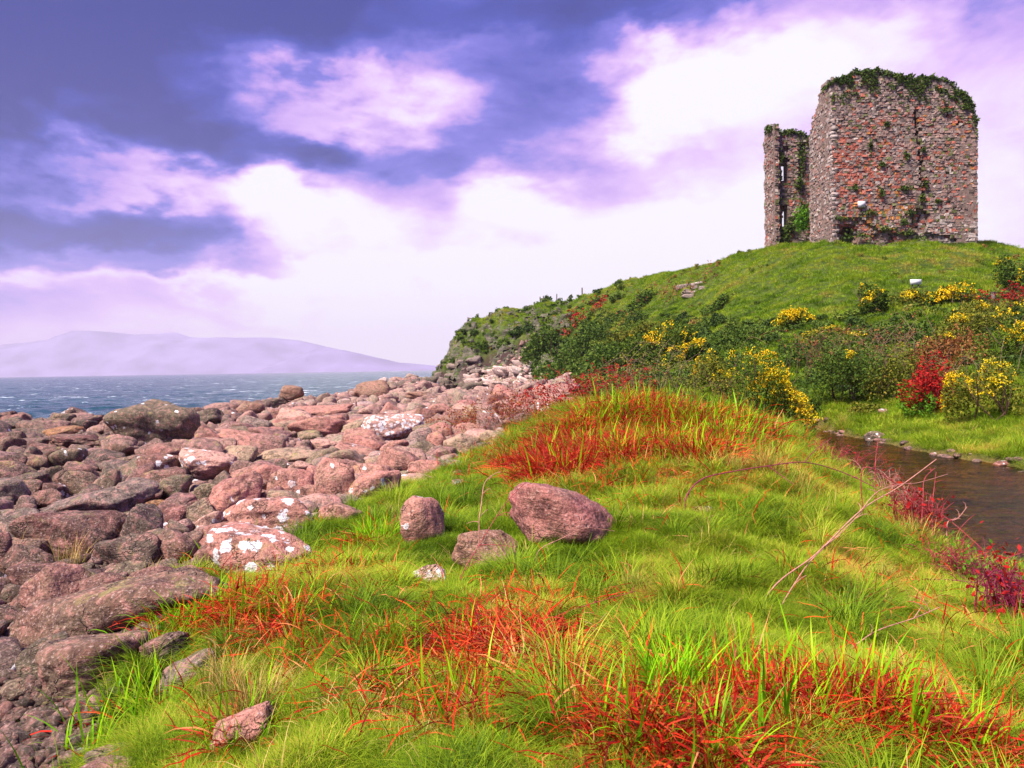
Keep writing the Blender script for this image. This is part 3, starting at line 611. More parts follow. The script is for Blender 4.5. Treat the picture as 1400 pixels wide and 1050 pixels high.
# ------------------------------------------------------------------ cobbles of the beach
def beach_stones():
    g = np.random.default_rng(21); cell = 1.0; grid = {}
    def add(x, y, r):
        grid.setdefault((int(x // cell), int(y // cell)), []).append((x, y, r))
    def free(x, y, r, f):
        a, b = int(x // cell), int(y // cell); k = int((r + 1.6) // cell) + 1
        for i in range(a - k, a + k + 1):
            for j in range(b - k, b + k + 1):
                for (u, v, s) in grid.get((i, j), ()):
                    if (x - u) ** 2 + (y - v) ** 2 < (f * (r + s)) ** 2: return False
        return True
    NR = np.array(NAMED)
    for (x, y, r, wx, dy) in ALLROCK:                  # footprints as rows of discs
        if wx > 1.6 * dy:
            for t in np.linspace(-wx + dy, wx - dy, 5): add(x + t, y, dy * .9)
        else: add(x, y, r * .85)
    out = []
    for lo, hi, n, fac in ((.42, .62, 2600, .70), (.26, .42, 12000, .72), (.15, .26, 34000, .74), (.08, .14, 52000, .76)):
        u = g.random(n); az = g.uniform(-.66, .20, n)
        rr = (u * (95 ** 1.35 - 3 ** 1.35) + 3 ** 1.35) ** (1 / 1.35)
        if hi < .2: rr = (u * (28 ** 1.5 - 2.5 ** 1.5) + 2.5 ** 1.5) ** (1 / 1.5)
        X, Y = np.sin(az) * rr, np.cos(az) * rr; Rr = g.uniform(lo, hi, n)
        Rr *= np.clip(.55 + rr / 26, .4, 1.0) if hi > .3 else 1
        Rr = np.minimum(Rr, (.030 if hi > .3 else .024) * rr * g.uniform(.6, 1.1, n) + .03)
        P = np.stack([X, Y], 1); sd = sdist(P, GPOLY); z = height(X, Y)
        ok = (sd > .1 - .4 * (g.random(n) < .5) * (hi > .3)) & (z > -.9) & ~((X > -12) & (Y > 96))
        pr = project(np.stack([X, Y, z], 1)); ok &= (pr[:, 0] > -60) & (pr[:, 0] < 900)
        ok &= ~((pr[:, 0] < 135) & (pr[:, 1] > 935) & (Rr > .04))
        for i in np.nonzero(ok)[0]:
            if Rr[i] > .07 and ((NR[:, 4] > pr[i, 2]) & (((pr[i, 0] - NR[:, 0]) / (NR[:, 2] * .5 + .6 * Rr[i] / pr[i, 2] * F)) ** 2 + ((pr[i, 1] - .35 * Rr[i] / pr[i, 2] * F - NR[:, 1]) / (NR[:, 3] * .46 + .30 * Rr[i] / pr[i, 2] * F)) ** 2 < .92)).any(): continue
            if free(X[i], Y[i], Rr[i], fac): add(X[i], Y[i], Rr[i]); out.append((X[i], Y[i], z[i], Rr[i], pr[i, 0], pr[i, 1], pr[i, 2]))
    out = np.array(out); app = out[:, 3] / out[:, 6]; vis = (out[:, 4] > 0) & (out[:, 1] < 60) & (out[:, 5] < 1050)
    order = np.argsort(-(app * vis)); top = order[:210]; rest = order[210:]
    protos = []
    for k in range(14):
        v, f = rock_verts(900 + k, 4, .25 + .6 * (k % 4) / 3, 1.1); protos.append(mesh_np('stone_%02d' % k, v, f, [M_ROCK], True))
    protos2 = []
    for k in range(14):
        v, f = rock_verts(900 + k, 3, .25 + .6 * (k % 4) / 3, 1.1); protos2.append(mesh_np('cobble_%02d' % k, v, f, [M_COB], True))
    def shape(px):
        return np.array([g.uniform(.9, 1.3), g.uniform(.65, .95), g.uniform(.48, .90)])
    used = {}
    cols = [('red', (.34, .15, .13)), ('pink', C_PINK), ('pale pink', C_LPINK), ('olive', C_OLV), ('tan', C_TAN), ('maroon', C_MAR), ('dark brown', (.12, .07, .05)), ('grey', C_GRY)]
    wl = np.array([.20, .16, .06, .10, .06, .24, .14, .04]); wr = np.array([.22, .32, .16, .08, .10, .05, .02, .05])
    for k in top:
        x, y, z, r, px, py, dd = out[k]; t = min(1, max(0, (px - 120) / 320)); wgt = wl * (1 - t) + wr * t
        cn, cc = cols[g.choice(8, p=wgt / wgt.sum())]; s = shape(px) * r; sz = s[2] * 1.05
        apx = 2 * s[0] / dd * F; near = sorted(LANDM, key=lambda q: np.hypot(*(project(q[0])[0][:2] - (px, py))))[:4]
        size = 'big' if apx > 44 else 'middling' if apx > 30 else 'small'
        form = 'flat' if s[2] / s[0] < .45 else 'long' if s[1] / s[0] < .6 else 'rounded' if k % 2 else 'blocky'
        lab = None
        for q in near:
            pp = project(q[0])[0]; dx, dy = px - pp[0], py - pp[1]
            rel = ('left of' if dx < 0 else 'right of') if abs(dx) > abs(dy) * 1.6 else ('behind' if dy < 0 else 'in front of')
            if abs(dx) + abs(dy) > 110: rel = 'some way ' + rel
            for cand in ('%s %s %s stone %s %s' % (size, form, cn, rel, q[1]), '%s %s %s stone nearest the grass side %s %s' % (size, form, cn, rel, q[1])):
                if cand not in used: lab = cand; break
                break
            if lab: break
        if not lab:
            lab = '%s %s %s stone between %s and %s' % (size, form, cn, near[0][1], near[1][1])
            if lab in used: lab = '%s %s %s stone above %s' % (size, form, cn, near[-1][1]) if py < project(near[-1][0])[0][1] else '%s %s %s stone below %s' % (size, form, cn, near[-1][1])
        used[lab] = 1
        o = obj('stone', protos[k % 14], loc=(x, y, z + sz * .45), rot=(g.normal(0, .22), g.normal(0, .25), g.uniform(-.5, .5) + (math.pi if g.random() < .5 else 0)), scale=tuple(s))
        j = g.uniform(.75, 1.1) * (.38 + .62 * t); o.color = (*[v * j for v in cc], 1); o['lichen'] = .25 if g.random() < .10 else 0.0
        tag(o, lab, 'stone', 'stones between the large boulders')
    q = out[rest]; n = len(q); sx = np.stack([g.uniform(.9, 1.3, n), g.uniform(.65, .95, n), g.uniform(.5, .9, n)], 1) * q[:, 3:4]
    rot = np.stack([g.normal(0, .25, n), g.normal(0, .25, n), g.uniform(-math.pi, math.pi, n)], 1)
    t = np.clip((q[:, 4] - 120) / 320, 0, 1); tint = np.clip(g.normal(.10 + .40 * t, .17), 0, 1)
    P = q[:, :3].copy(); P[:, 2] += sx[:, 2] * .4
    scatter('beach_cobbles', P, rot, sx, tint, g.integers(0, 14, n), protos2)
    # gravel in the near left corner and fine shingle between the stones
    n = 42000; az = g.uniform(-.70, .0, n); rr = np.sqrt(g.uniform(2.3 ** 2, 8.5 ** 2, n)); X, Y = np.sin(az) * rr, np.cos(az) * rr
    sd = sdist(np.stack([X, Y], 1), GPOLY); ok = sd > -.05; X, Y = X[ok], Y[ok]; n = len(X); z = height(X, Y)
    s = (g.uniform(.010, .030, n) * (1 + 1.0 * (g.random(n) < .10)))[:, None] * np.stack([g.uniform(.9, 1.3, n), g.uniform(.65, 1, n), g.uniform(.4, .8, n)], 1)
    scatter('gravel', np.stack([X, Y, z + s[:, 2] * .6], 1), np.stack([g.normal(0, .4, n), g.normal(0, .4, n), g.uniform(-3, 3, n)], 1), s, np.clip(g.normal(.16, .16, n), 0, 1), g.integers(0, 6, n),
            [mesh_np('pebble_%d' % k, *rock_verts(1200 + k, 2, .3), [M_COB], True) for k in range(6)])
    # stream-bed and bank stones
    n = 2600; X = g.uniform(SPOLY[:, 0].min(), 16, n); Y = g.uniform(SPOLY[:, 1].min(), SPOLY[:, 1].max(), n); sd = sdist(np.stack([X, Y], 1), SPOLY); ok = (sd < .15)
    X, Y = X[ok], Y[ok]; n = len(X); z = height(X, Y); s = g.uniform(.03, .10, n)[:, None] * np.array([1.2, .9, .5]); s[sd[ok] > -.15] *= 1.5
    scatter('stream_bed_stones', np.stack([X, Y, z], 1), np.stack([0 * X, 0 * X, g.uniform(-3, 3, n)], 1), s, np.clip(g.normal(.25, .15, n), 0, 1), g.integers(0, 6, n), [mesh_np('bed_pebble_%d' % k, *rock_verts(1300 + k, 2, .3), [M_COB], True) for k in range(6)])
beach_stones()

# where the leaf clumps stand (the short grass leaves room for them)
CLUMPS = []
def CL(*a, **k): CLUMPS.append((a, k))
CL(265,850,62,150,70,.26,'bright green and red leaf clump growing over the right end of the long ridge boulder')
CL(330,845,55,20,200,.26,'matted deep red leaf clump right of the long ridge boulder')
CL(400,850,55,12,120,.22,'thin orange-red leaf clump between the ridge boulder and the big red tangle', lay=.2)
CL(440,905,60,10,90,.22,'loose scatter of curled orange leaves left of the big red tangle', lay=.2)
CL(620,890,80,14,260,.26,'left half of the big red tangle of fallen leaves in front centre', lay=.3, singles=(6,34))
CL(700,900,85,0,420,.28,'densest deep red tangle of withered leaves in front centre', lay=.3, singles=(0,44))
CL(730,835,55,0,150,.22,'orange-red leaf heap just below the dark red boulder', lay=.3)
CL(790,960,75,4,260,.26,'red leaf litter right of the densest tangle', lay=.4, singles=(3,34))
CL(640,990,70,26,90,.26,'mixed green shoots and red leaves at the bottom centre left')
CL(540,950,70,14,60,.20,'sparse red leaves fallen on grass left of the bottom centre', lay=.4)
CL(915,965,45,130,30,.30,'tallest upright bright green leaf clump in front', singles=(34,10))
CL(870,1010,60,35,200,.26,'green and red leaf clump at the bottom right of the centre', singles=(16,26))
CL(1000,960,70,50,230,.28,'green clump threaded with red leaves right of the tallest green clump', singles=(24,30))
CL(1075,990,70,60,260,.28,'wide green clump with orange-edged arching leaves at the bottom', singles=(24,30))
CL(1160,985,70,45,260,.27,'red and green clump under the pale arching cane', singles=(20,30))
CL(1240,1010,70,35,230,.26,'red-tipped leaf clump near the lower right corner', singles=(16,28))
CL(1330,1040,60,30,110,.25,'red leaf clump in the lower right corner', singles=(12,20))
CL(980,1040,90,30,240,.26,'low red and green leaves along the bottom edge', singles=(14,26))
CL(180,990,70,34,10,.30,'sparse green blades with red tips over the gravel', singles=(26,12))
CL(120,1040,40,12,2,.26,'few thin green blades at the bottom left by the gravel', singles=(10,2))
CL(330,1010,60,30,30,.24,'thin green and red blades beside the moss-covered rock')
CL(510,745,34,90,40,.30,'green and orange leaf clump left of the upright boulder in the grass', singles=(20,18))
CL(470,790,36,30,40,.22,'small red-tipped leaf clump below left of the upright boulder')
CL(290,765,40,30,18,.24,'green leaf clump at the foot of the white-blotched boulder')
mnd = [(785,590,120,190,'left end'),(840,575,200,170,'upper left part'),(890,570,120,280,'crest'),(940,585,170,190,'upper right part'),(985,605,170,120,'right end'),(900,620,150,240,'middle'),
       (955,635,110,210,'lower right part'),(845,632,100,260,'lower middle'),(790,625,40,340,'lower left part'),(735,645,10,260,'withered left tail'),(1010,585,90,40,'far right fringe'),(770,655,12,220,'red heap behind the dark red boulder')]
for px, py, a, b, lb in mnd:
    CL(px, py, 54, a, b, .62 if 'crest' in lb or 'upper' in lb or 'far' in lb else .46, '%s of the bright green and red leaf mound' % lb if 'heap' not in lb and 'tail' not in lb else '%s below the green and red leaf mound' % lb, 'clumps of the green and red leaf mound', (18, 22), lay=-.38, wd=1.9, k_dens=1.25)


# ------------------------------------------------------------------ ribbons (grass blades and leaves)
def ribbons(base, az, lean, length, width, bend, segs=4, twist=0.0, taper=.08, kink=None):
    """arrays of N blades -> verts, quads. bend = radians turned towards the ground over the length"""
    N = len(az); pos = np.array(base, float).copy(); vs = []; h = np.stack([np.cos(az), np.sin(az), 0 * az], 1)
    side0 = np.stack([-np.sin(az), np.cos(az), 0 * az], 1)
    for k in range(segs + 1):
        t = k / segs; wd = width * (1 - (1 - taper) * t ** 1.6) * (0.55 + .45 * min(1, t * 4)) / 2
        ang = lean + bend * t ** 1.2
        if kink is not None: ang = ang + kink * (t > .55)
        tw = twist * t; s = side0 * np.cos(tw)[:, None] + np.array([0, 0, 1.0])[None] * np.sin(tw)[:, None] if np.ndim(tw) else side0
        vs.append(pos - s * wd[:, None]); vs.append(pos + s * wd[:, None])
        pos = pos + (h * np.sin(ang)[:, None] + np.array([[0, 0, 1.0]]) * np.cos(ang)[:, None]) * (length / segs)[:, None]
    v = np.stack(vs, 1).reshape(-1, 3); b = np.arange(N)[:, None, None] * (2 * segs + 2); q = np.array([[2 * k, 2 * k + 1, 2 * k + 3, 2 * k + 2] for k in range(segs)])[None]
    return v, (b + q).reshape(-1, 4)
def tuft(g, n, rad, l0, l1, wd, lean, bend, segs=3):
    r = rad * np.sqrt(g.random(n)); a = g.uniform(0, 2 * math.pi, n)
    base = np.stack([r * np.cos(a), r * np.sin(a), -.015 + 0 * r], 1); az = a + g.normal(0, .9, n)
    return ribbons(base, az, np.abs(g.normal(lean, .25, n)), g.uniform(l0, l1, n), wd * g.uniform(.7, 1.3, n), g.uniform(bend * .5, bend * 1.3, n), segs)
def slope_rot(X, Y, g):
    return np.stack([g.normal(0, .12, len(X)), g.normal(0, .12, len(X)), g.uniform(-math.pi, math.pi, len(X))], 1)
def pixblob(P3, blobs):
    """sum of soft patches given by pixel position and size on the ground"""
    pr = project(P3); s = np.zeros(len(P3))
    for px, py, sx, sy, a in blobs:
        s += a * np.exp(-((pr[:, 0] - px) / sx) ** 2 - ((pr[:, 1] - py) / sy) ** 2)
    return s
DRY = [(450,950,190,80,-.16),(1300,960,120,70,-.12),(1210,790,110,28,.34),(1130,815,60,25,.2),(870,815,90,28,.34),(930,660,60,20,.25),(1060,655,80,26,.32),(1110,700,50,40,.15),(480,790,90,40,.22),(330,940,90,50,.3),(560,980,90,60,.15),(1290,880,60,40,.25),(1340,930,60,30,.2),
       (740,650,60,30,.2),(1060,560,70,20,.1),(720,830,60,40,.2),(930,770,60,25,.12),(770,660,120,70,-.05),(620,740,120,60,-.18),(760,790,120,40,-.14),(450,760,60,40,-.18),(960,700,120,30,-.04),(1050,690,40,30,-.22),(1260,960,80,60,-.14),(230,990,90,50,-.16),(1320,610,200,30,-.02)]
def c_near(cc): return cc[1] < 9
def grass():
    g = np.random.default_rng(5)
    def place(n, r0, r1, a0, a1, keep):
        az = g.uniform(a0, a1, n); rr = np.sqrt(g.uniform(r0 * r0, r1 * r1, n)); X, Y = np.sin(az) * rr, np.cos(az) * rr
        P = np.stack([X, Y], 1); e = fbm(np.stack([X, Y, 0 * X], 1) * 1.1, 3) * .35
        ok = (sdist(P, GPOLY) + e < -.02) & (sdist(P, SPOLY) > .10) & keep(X, Y, rr); X, Y = X[ok], Y[ok]; z = height(X, Y)
        ok = z > .6
        for a, k in CLUMPS:
            cc = hit(a[0], a[1]); rad = a[2] * cc[1] / F * .95; ok &= ((X - cc[0]) ** 2 + (Y - cc[1]) ** 2 > rad * rad) | (g.random(len(X)) < (.22 if c_near(cc) else .03))
        return np.stack([X[ok], Y[ok], z[ok]], 1)
    fine = [mesh_np('grass_tuft_%d' % k, *tuft(g, 60, .07, .06, .15, .0036, .35, 1.5), [M_GRASS]) for k in range(5)]
    lay = [mesh_np('grass_mat_%d' % k, *tuft(g, 45, .05, .12, .24, .0036, .7, 1.6), [M_GRASS]) for k in range(3)]
    for nm, n, r0, r1, sc_ in (('short_grass', 46000, 1.9, 6.5, .66), ('middle_grass', 46000, 6.5, 13, .9), ('bank_grass', 36000, 13, 30, 1.6)):
        P = place(n, r0, r1, -.62, .80, lambda X, Y, r: X == X)
        q = P * np.array([1, 1, 0]); tint = .45 + fbm(q * .8, 3) * .5 + fbm(q * 3.0, 3) * .40 + pixblob(P, DRY) + g.normal(0, .09, len(P)) + .35 * pixblob(P, [d_ for d_ in DRY if d_[4] > 0])
        s = sc_ * g.uniform(.75, 1.25, len(P)) * np.clip(1 + fbm(q * 2.2 + 9, 2) * 1.3, .45, 2.0)
        idx = np.where(fbm(q * 1.3 + 30, 2) + g.normal(0, .15, len(P)) > .12, g.integers(5, 8, len(P)), g.integers(0, 5, len(P)))
        rot = slope_rot(P[:, 0], P[:, 1], g)
        comb = fbm(q * .9 + 50, 2) * 2.5; tl = .28; rot[:, 0] += np.cos(comb) * tl * 0; 
        scatter(nm, P, rot, np.repeat(s[:, None], 3, 1) * np.array([1, 1, .9]), np.clip(tint, 0, 1), idx, fine + lay)
    hill = [mesh_np('hill_tuft_%d' % k, *tuft(g, 50, .22, .10, .26, .016, .4, 1.4, 2), [M_HILL]) for k in range(5)]
    P = place(90000, 24, 125, -.16, .72, lambda X, Y, r: g.random(len(X)) < .95)
    q = P * np.array([1, 1, 0]); tint = .50 + fbm(q * .12, 3) * .5 + fbm(q * .6, 3) * .75 + g.normal(0, .07, len(P)) - .3 * np.exp(-((P[:, 2] - 4) / 3.0) ** 2)
    s = g.uniform(.7, 1.4, len(P)) * (1 + fbm(q * .5 + 7, 2) * .5)
    scatter('hill_grass', P, slope_rot(P[:, 0], P[:, 1], g), np.repeat(s[:, None], 3, 1), np.clip(tint, 0, 1), g.integers(0, 5, len(P)), hill)
grass()

# ------------------------------------------------------------------ leaf clumps in the foreground
def unit_leaf(seed, kind):
    g = np.random.default_rng(seed); one = np.ones(1)
    if kind == 'green': v, f = ribbons(np.zeros((1, 3)), 0 * one, one * g.uniform(.05, .3), one, one * .040, one * g.uniform(.2, .9), 6, one * g.uniform(-.6, .6), .05)
    else: v, f = ribbons(np.zeros((1, 3)), 0 * one, one * g.uniform(.4, 1.1), one, one * .036, one * g.uniform(.9, 1.9), 6, one * g.uniform(-2.0, 2.0), .12, one * g.uniform(-.9, .9))
    return v, f
UG = [mesh_np('green_leaf_%d' % k, *unit_leaf(k, 'green'), [M_FLAG_O], True) for k in range(6)]
UR = [mesh_np('red_leaf_%d' % k, *unit_leaf(50 + k, 'red'), [M_RED_O], True) for k in range(10)]
def clump(px, py, rad_px, ng, nr, L, label, group='leaf clumps in the grass', singles=(14, 22), lay=0.0, wd=1.0, name='leaf_clump', k_dens=1.0):
    g = np.random.default_rng(int(px * 7 + py)); c = hit(px, py); rad = rad_px * c[1] / F
    root = empty(name, tuple(c)); tag(root, label, 'plant clump', group)
    def spots(n):
        r = rad * np.where(g.random(n) < .5, np.sqrt(g.random(n)), np.abs(g.normal(0, .75, n))); a = g.uniform(0, 2 * math.pi, n); x, y = c[0] + r * np.cos(a), c[1] + r * np.sin(a)
        return np.stack([x - c[0], y - c[1], height(x, y) - c[2] - .01], 1), a
    for nm, n, m, rd in (('green_leaves', ng, M_FLAG, 0), ('withered_leaves', nr, M_RED, 1)):
        n = int(n * ((4.6 if nm == 'withered_leaves' else 1.7) * k_dens))
        if n <= 0: continue
        b, a = spots(n); az = np.where(g.random(n) < .6, a, g.uniform(0, 6.28, n)) + g.normal(0, .5, n)
        if rd: v, f = ribbons(b, az, np.clip(g.normal(.95 + lay, .45, n), 0, 1.55), L * g.uniform(.45, 1.2, n), wd * g.uniform(.005, .014, n), g.uniform(.5, 2.0, n), 5, g.uniform(-2, 2, n), .12, g.normal(0, .6, n))
        else: v, f = ribbons(b, az, np.abs(g.normal(.28, .28, n)), L * g.uniform(.5, 1.2, n), wd * g.uniform(.006, .014, n), g.uniform(.3, 2.0, n), 5, g.uniform(-.5, .5, n), .06)
        o = obj(nm, mesh_np(nm, v, f, [m], True), root); tag(o, kind='stuff')
    for n, protos, nm, rd in ((singles[0] if ng else 0, UG, 'leaf', 0), (singles[1] if nr else 0, UR, 'withered_leaf', 1)):
        if not n: continue
        b, a = spots(n)
        for k in range(n):
            l = L * (g.uniform(.9, 1.45) if not rd else g.uniform(.8, 1.4)); wx = g.uniform(.7, 1.2) * min(wd, 1.3)
            obj(nm, protos[g.integers(len(protos))], root, tuple(b[k]), (g.normal(0, .12), g.normal(0, .12), a[k] + g.normal(0, .6)), (l, l * wx, l))
    return root
for a, k in CLUMPS: clump(*a, **k)

def litter():
    g = np.random.default_rng(17); n = 16000; az = g.uniform(-.62, .80, n); rr = g.uniform(2.0 ** 1.2, 26 ** 1.2, n) ** (1 / 1.2); X, Y = np.sin(az) * rr, np.cos(az) * rr
    q = np.stack([X, Y, 0 * X], 1); w_ = .12 + 1.6 * np.maximum(0, fbm(q * 1.1 + 70, 3)) + pixblob(np.stack([X, Y, height(X, Y)], 1), [(330,960,90,60,.9),(480,900,110,60,.5),(560,990,90,40,.5),(250,950,60,50,.6),(1150,590,60,20,.7)])
    ok = (g.random(n) < w_ * .55) & (sdist(q[:, :2], GPOLY) < .1) & (sdist(q[:, :2], SPOLY) > .1); X, Y = X[ok], Y[ok]; n = len(X)
    pr = [mesh_np('straw_tuft_%d' % k, *tuft(g, 26, .05, .08, .24, .004, .75, 1.5, 4), [M_STRAW]) for k in range(4)] + [mesh_np('olive_tuft_%d' % k, *tuft(g, 34, .05, .08, .22, .0045, .5, 1.3, 4), [M_OLVG]) for k in range(3)]
    s = g.uniform(.5, 1.15, n) * (1 + Y / 22); scatter('dead_grass', np.stack([X, Y, height(X, Y)], 1), slope_rot(X, Y, g), np.repeat(s[:, None], 3, 1), 0 * s, g.integers(0, 7, n), pr)
M_STRAW = leaf_mat('straw_blade', [(.10, .14, .015), (.26, .28, .03), (.50, .34, .09), (.66, .44, .16), (.5, .16, .05)], .3, .7)
M_OLVG = leaf_mat('olive_blade', [(.05, .09, .01), (.10, .17, .012), (.18, .24, .02)], .3, .7)
litter()
def tussocks():
    g = np.random.default_rng(44); pr = []
    for k in range(6):
        n = 170; r_ = .09 * np.sqrt(g.random(n)); a = g.uniform(0, 6.28, n); b = np.stack([r_ * np.cos(a), r_ * np.sin(a), -.02 + 0 * r_], 1)
        pr.append(mesh_np('tussock_%d' % k, *ribbons(b, a + g.normal(0, .5, n), .1 + 5.0 * r_ + np.abs(g.normal(0, .15, n)), g.uniform(.14, .34, n), .0045 * g.uniform(.6, 1.5, n), g.uniform(.8, 2.0, n), 5), [M_GRASS]))
    n = 2600; az = g.uniform(-.60, .80, n); rr = g.uniform(2.4 ** 1.4, 17 ** 1.4, n) ** (1 / 1.4); X, Y = np.sin(az) * rr, np.cos(az) * rr; q = np.stack([X, Y, 0 * X], 1)
    ok = (g.random(n) < .30 + 1.3 * fbm(q * .9 + 12, 2)) & (sdist(q[:, :2], GPOLY) < -.1) & (sdist(q[:, :2], SPOLY) > .02)
    for a_, k_ in CLUMPS:
        cc = hit(a_[0], a_[1]); rad = a_[2] * cc[1] / F * (1.0 if a_[4] > 2 * a_[3] else .75); ok &= ((X - cc[0]) ** 2 + (Y - cc[1]) ** 2 > rad * rad) | (g.random(len(X)) < .12)
    X, Y, q = X[ok], Y[ok], q[ok]; n = len(X); z = height(X, Y)
    tint = .30 + fbm(q * .8, 3) * .5 + g.normal(0, .16, n) + .6 * pixblob(np.stack([X, Y, z], 1), DRY); s = g.uniform(.45, 1.2, n) * (1 + Y / 28)
    scatter('tussock_grass', np.stack([X, Y, z], 1), slope_rot(X, Y, g), np.stack([s, s, s * g.uniform(.8, 1.2, n)], 1), np.clip(tint, 0, 1), g.integers(0, 6, n), pr)
tussocks()
def fallen():
    g = np.random.default_rng(91); n = 85000; az = g.uniform(-.62, .80, n); rr = g.uniform(2.0 ** 1.2, 22 ** 1.2, n) ** (1 / 1.2); X, Y = np.sin(az) * rr, np.cos(az) * rr
    P = np.stack([X, Y, height(X, Y)], 1)
    w_ = pixblob(P, [(660,900,150,55,1),(640,960,200,50,.6),(1050,985,330,60,.9),(330,850,110,45,.9),(430,900,90,60,.4),(890,610,160,60,1.6),(880,560,140,30,1.0),(750,645,70,30,1),(1200,795,110,28,.45),(1130,820,60,20,.3),(865,818,70,22,.5),(480,785,60,40,.5),(735,835,60,35,.7),(1060,650,80,25,.3),(1290,880,90,50,.25),(1340,1000,90,60,.4),(330,960,60,40,.35),(1100,700,60,50,.15),(1240,720,30,60,.5),(1370,840,50,50,.5),(700,640,60,25,.5)])
    ok = (g.random(n) < w_ * 1.1 + .015) & (sdist(P[:, :2], GPOLY) < 0) & (sdist(P[:, :2], SPOLY) > .1); P = P[ok]; n = len(P); P[:, 2] += g.uniform(0, .09, n)
    s = g.uniform(.09, .22, n) * (1 + P[:, 1] / 18); rot = np.stack([g.normal(0, .5, n), g.normal(0, .5, n), g.uniform(-3.2, 3.2, n)], 1)
    scatter('fallen_leaves', P, rot, np.stack([s, s * g.uniform(.6, 1.3, n), s * .8], 1), 0 * s, g.integers(0, len(UR), n), UR)
fallen()

# dry tufts among the left boulders, coarse grass cushions
def dry_tuft(px, py, n, L, label, m=None, name='grass_tuft', wd=.005, lean=.35, group='grass tufts among the boulders'):
    g = np.random.default_rng(int(px + py)); c = hit(px, py); rad = L * .35
    b = np.stack([g.normal(0, rad * .5, n), g.normal(0, rad * .5, n), 0 * np.ones(n)], 1); b[:, 2] = height(b[:, 0] + c[0], b[:, 1] + c[1]) - c[2] - .01
    v, f = ribbons(b, g.uniform(0, 6.28, n), np.abs(g.normal(lean, .25, n)), L * g.uniform(.5, 1.2, n), wd * g.uniform(.7, 1.3, n), g.uniform(.2, 1.3, n), 4)
    o = obj(name, mesh_np(name, v, f, [m or M_STRAW]), loc=tuple(c)); tag(o, label, 'grass tuft', group); return o
for px, py, n, L, lb in [(100,778,90,.40,'straw and green grass tuft before the huge maroon boulder'),(30,770,40,.42,'thin straw stalks at the left edge by the bulging pink boulder'),(60,760,40,.40,'straw stalks left of the greener tuft before the huge maroon boulder'),
    (185,745,110,.34,'pale dry grass tuft left of the brown-olive boulder'),(170,730,60,.3,'greener grass fringe under the long flat-topped slab'),(318,660,30,.25,'tiny dry tuft between the round olive stone and steep slab'),(205,800,60,.25,'short grass fringe on top of the long ridge boulder'),
    (350,985,260,.30,'matted straw-coloured grass hanging over the mossy reddish rock'),(300,960,200,.28,'dark dry grass draped beside the sunken slab'),(375,718,120,.22,'grass tongue growing on the lichen-sprinkled broad boulder')]:
    dry_tuft(px, py, n, L, lb)
M_CUSH = leaf_mat('cushion_grass', [(.10, .20, .015), (.22, .32, .03), (.36, .36, .06), (.62, .34, .08), (.60, .22, .05)], .3, .7)
for px, py, n, L, lb in [(1050,655,500,.42,'orange-tinged grass cushion overhanging a dark hollow right of the leaf mound'),(1000,650,300,.36,'yellowish grass cushion left of the dark hollow'),(1095,680,260,.36,'grass cushion sloping to the stream right of the dark hollow'),
    (1150,585,420,.50,'domed yellow-green tussock on the far bank of the stream'),(1128,588,200,.36,'orange-brown tussock left of the domed tussock on the far bank'),(1205,800,420,.20,'straw-yellow grass cushion in the right foreground'),(870,815,300,.20,'orange dry grass patch below the dark red boulder'),
    (1240,700,260,.34,'orange grass fringe on the bank edge beside the stream'),(1252,745,260,.34,'lower orange grass fringe where cane thicket meets the stream'),(745,700+60,10,.1,'thin grass by the dark red boulder')][:-1]:
    dry_tuft(px, py, n, L, lb, M_CUSH, 'grass_cushion', .007, .5, 'grass cushions along the bank')

# ------------------------------------------------------------------ canes (tubes)
def tube(pts, r0, r1, sides=6, sub=6):
    P = np.array(pts, float); n = len(P)
    T = np.linspace(0, n - 1, (n - 1) * sub + 1); out = []
    for t in T:                                       # Catmull-Rom
        i = min(int(t), n - 2); u = t - i; p0, p1, p2, p3 = P[max(i - 1, 0)], P[i], P[i + 1], P[min(i + 2, n - 1)]
        out.append(.5 * (2 * p1 + (p2 - p0) * u + (2 * p0 - 5 * p1 + 4 * p2 - p3) * u * u + (3 * p1 - p0 - 3 * p2 + p3) * u ** 3))
    C = np.array(out); m = len(C); tg = np.gradient(C, axis=0); tg /= np.linalg.norm(tg, axis=1)[:, None] + 1e-9
    up = np.array([0.13, 0.31, .94]); s = np.cross(tg, up); s /= np.linalg.norm(s, axis=1)[:, None]; u2 = np.cross(s, tg)
    rr = np.linspace(r0, r1, m); a = np.linspace(0, 2 * math.pi, sides, endpoint=False)
    v = C[:, None] + rr[:, None, None] * (np.cos(a)[None, :, None] * s[:, None] + np.sin(a)[None, :, None] * u2[:, None])
    i = np.arange(m - 1)[:, None] * sides; j = np.arange(sides)[None]; jn = (j + 1) % sides
    return v.reshape(-1, 3), np.stack([i + j, i + jn, i + sides + jn, i + sides + j], -1).reshape(-1, 4)
def joinm(parts):
    vs, fs, o = [], [], 0
    for v, f in parts: vs.append(v); fs.append(f + o); o += len(v)
    return np.concatenate(vs), np.concatenate(fs)
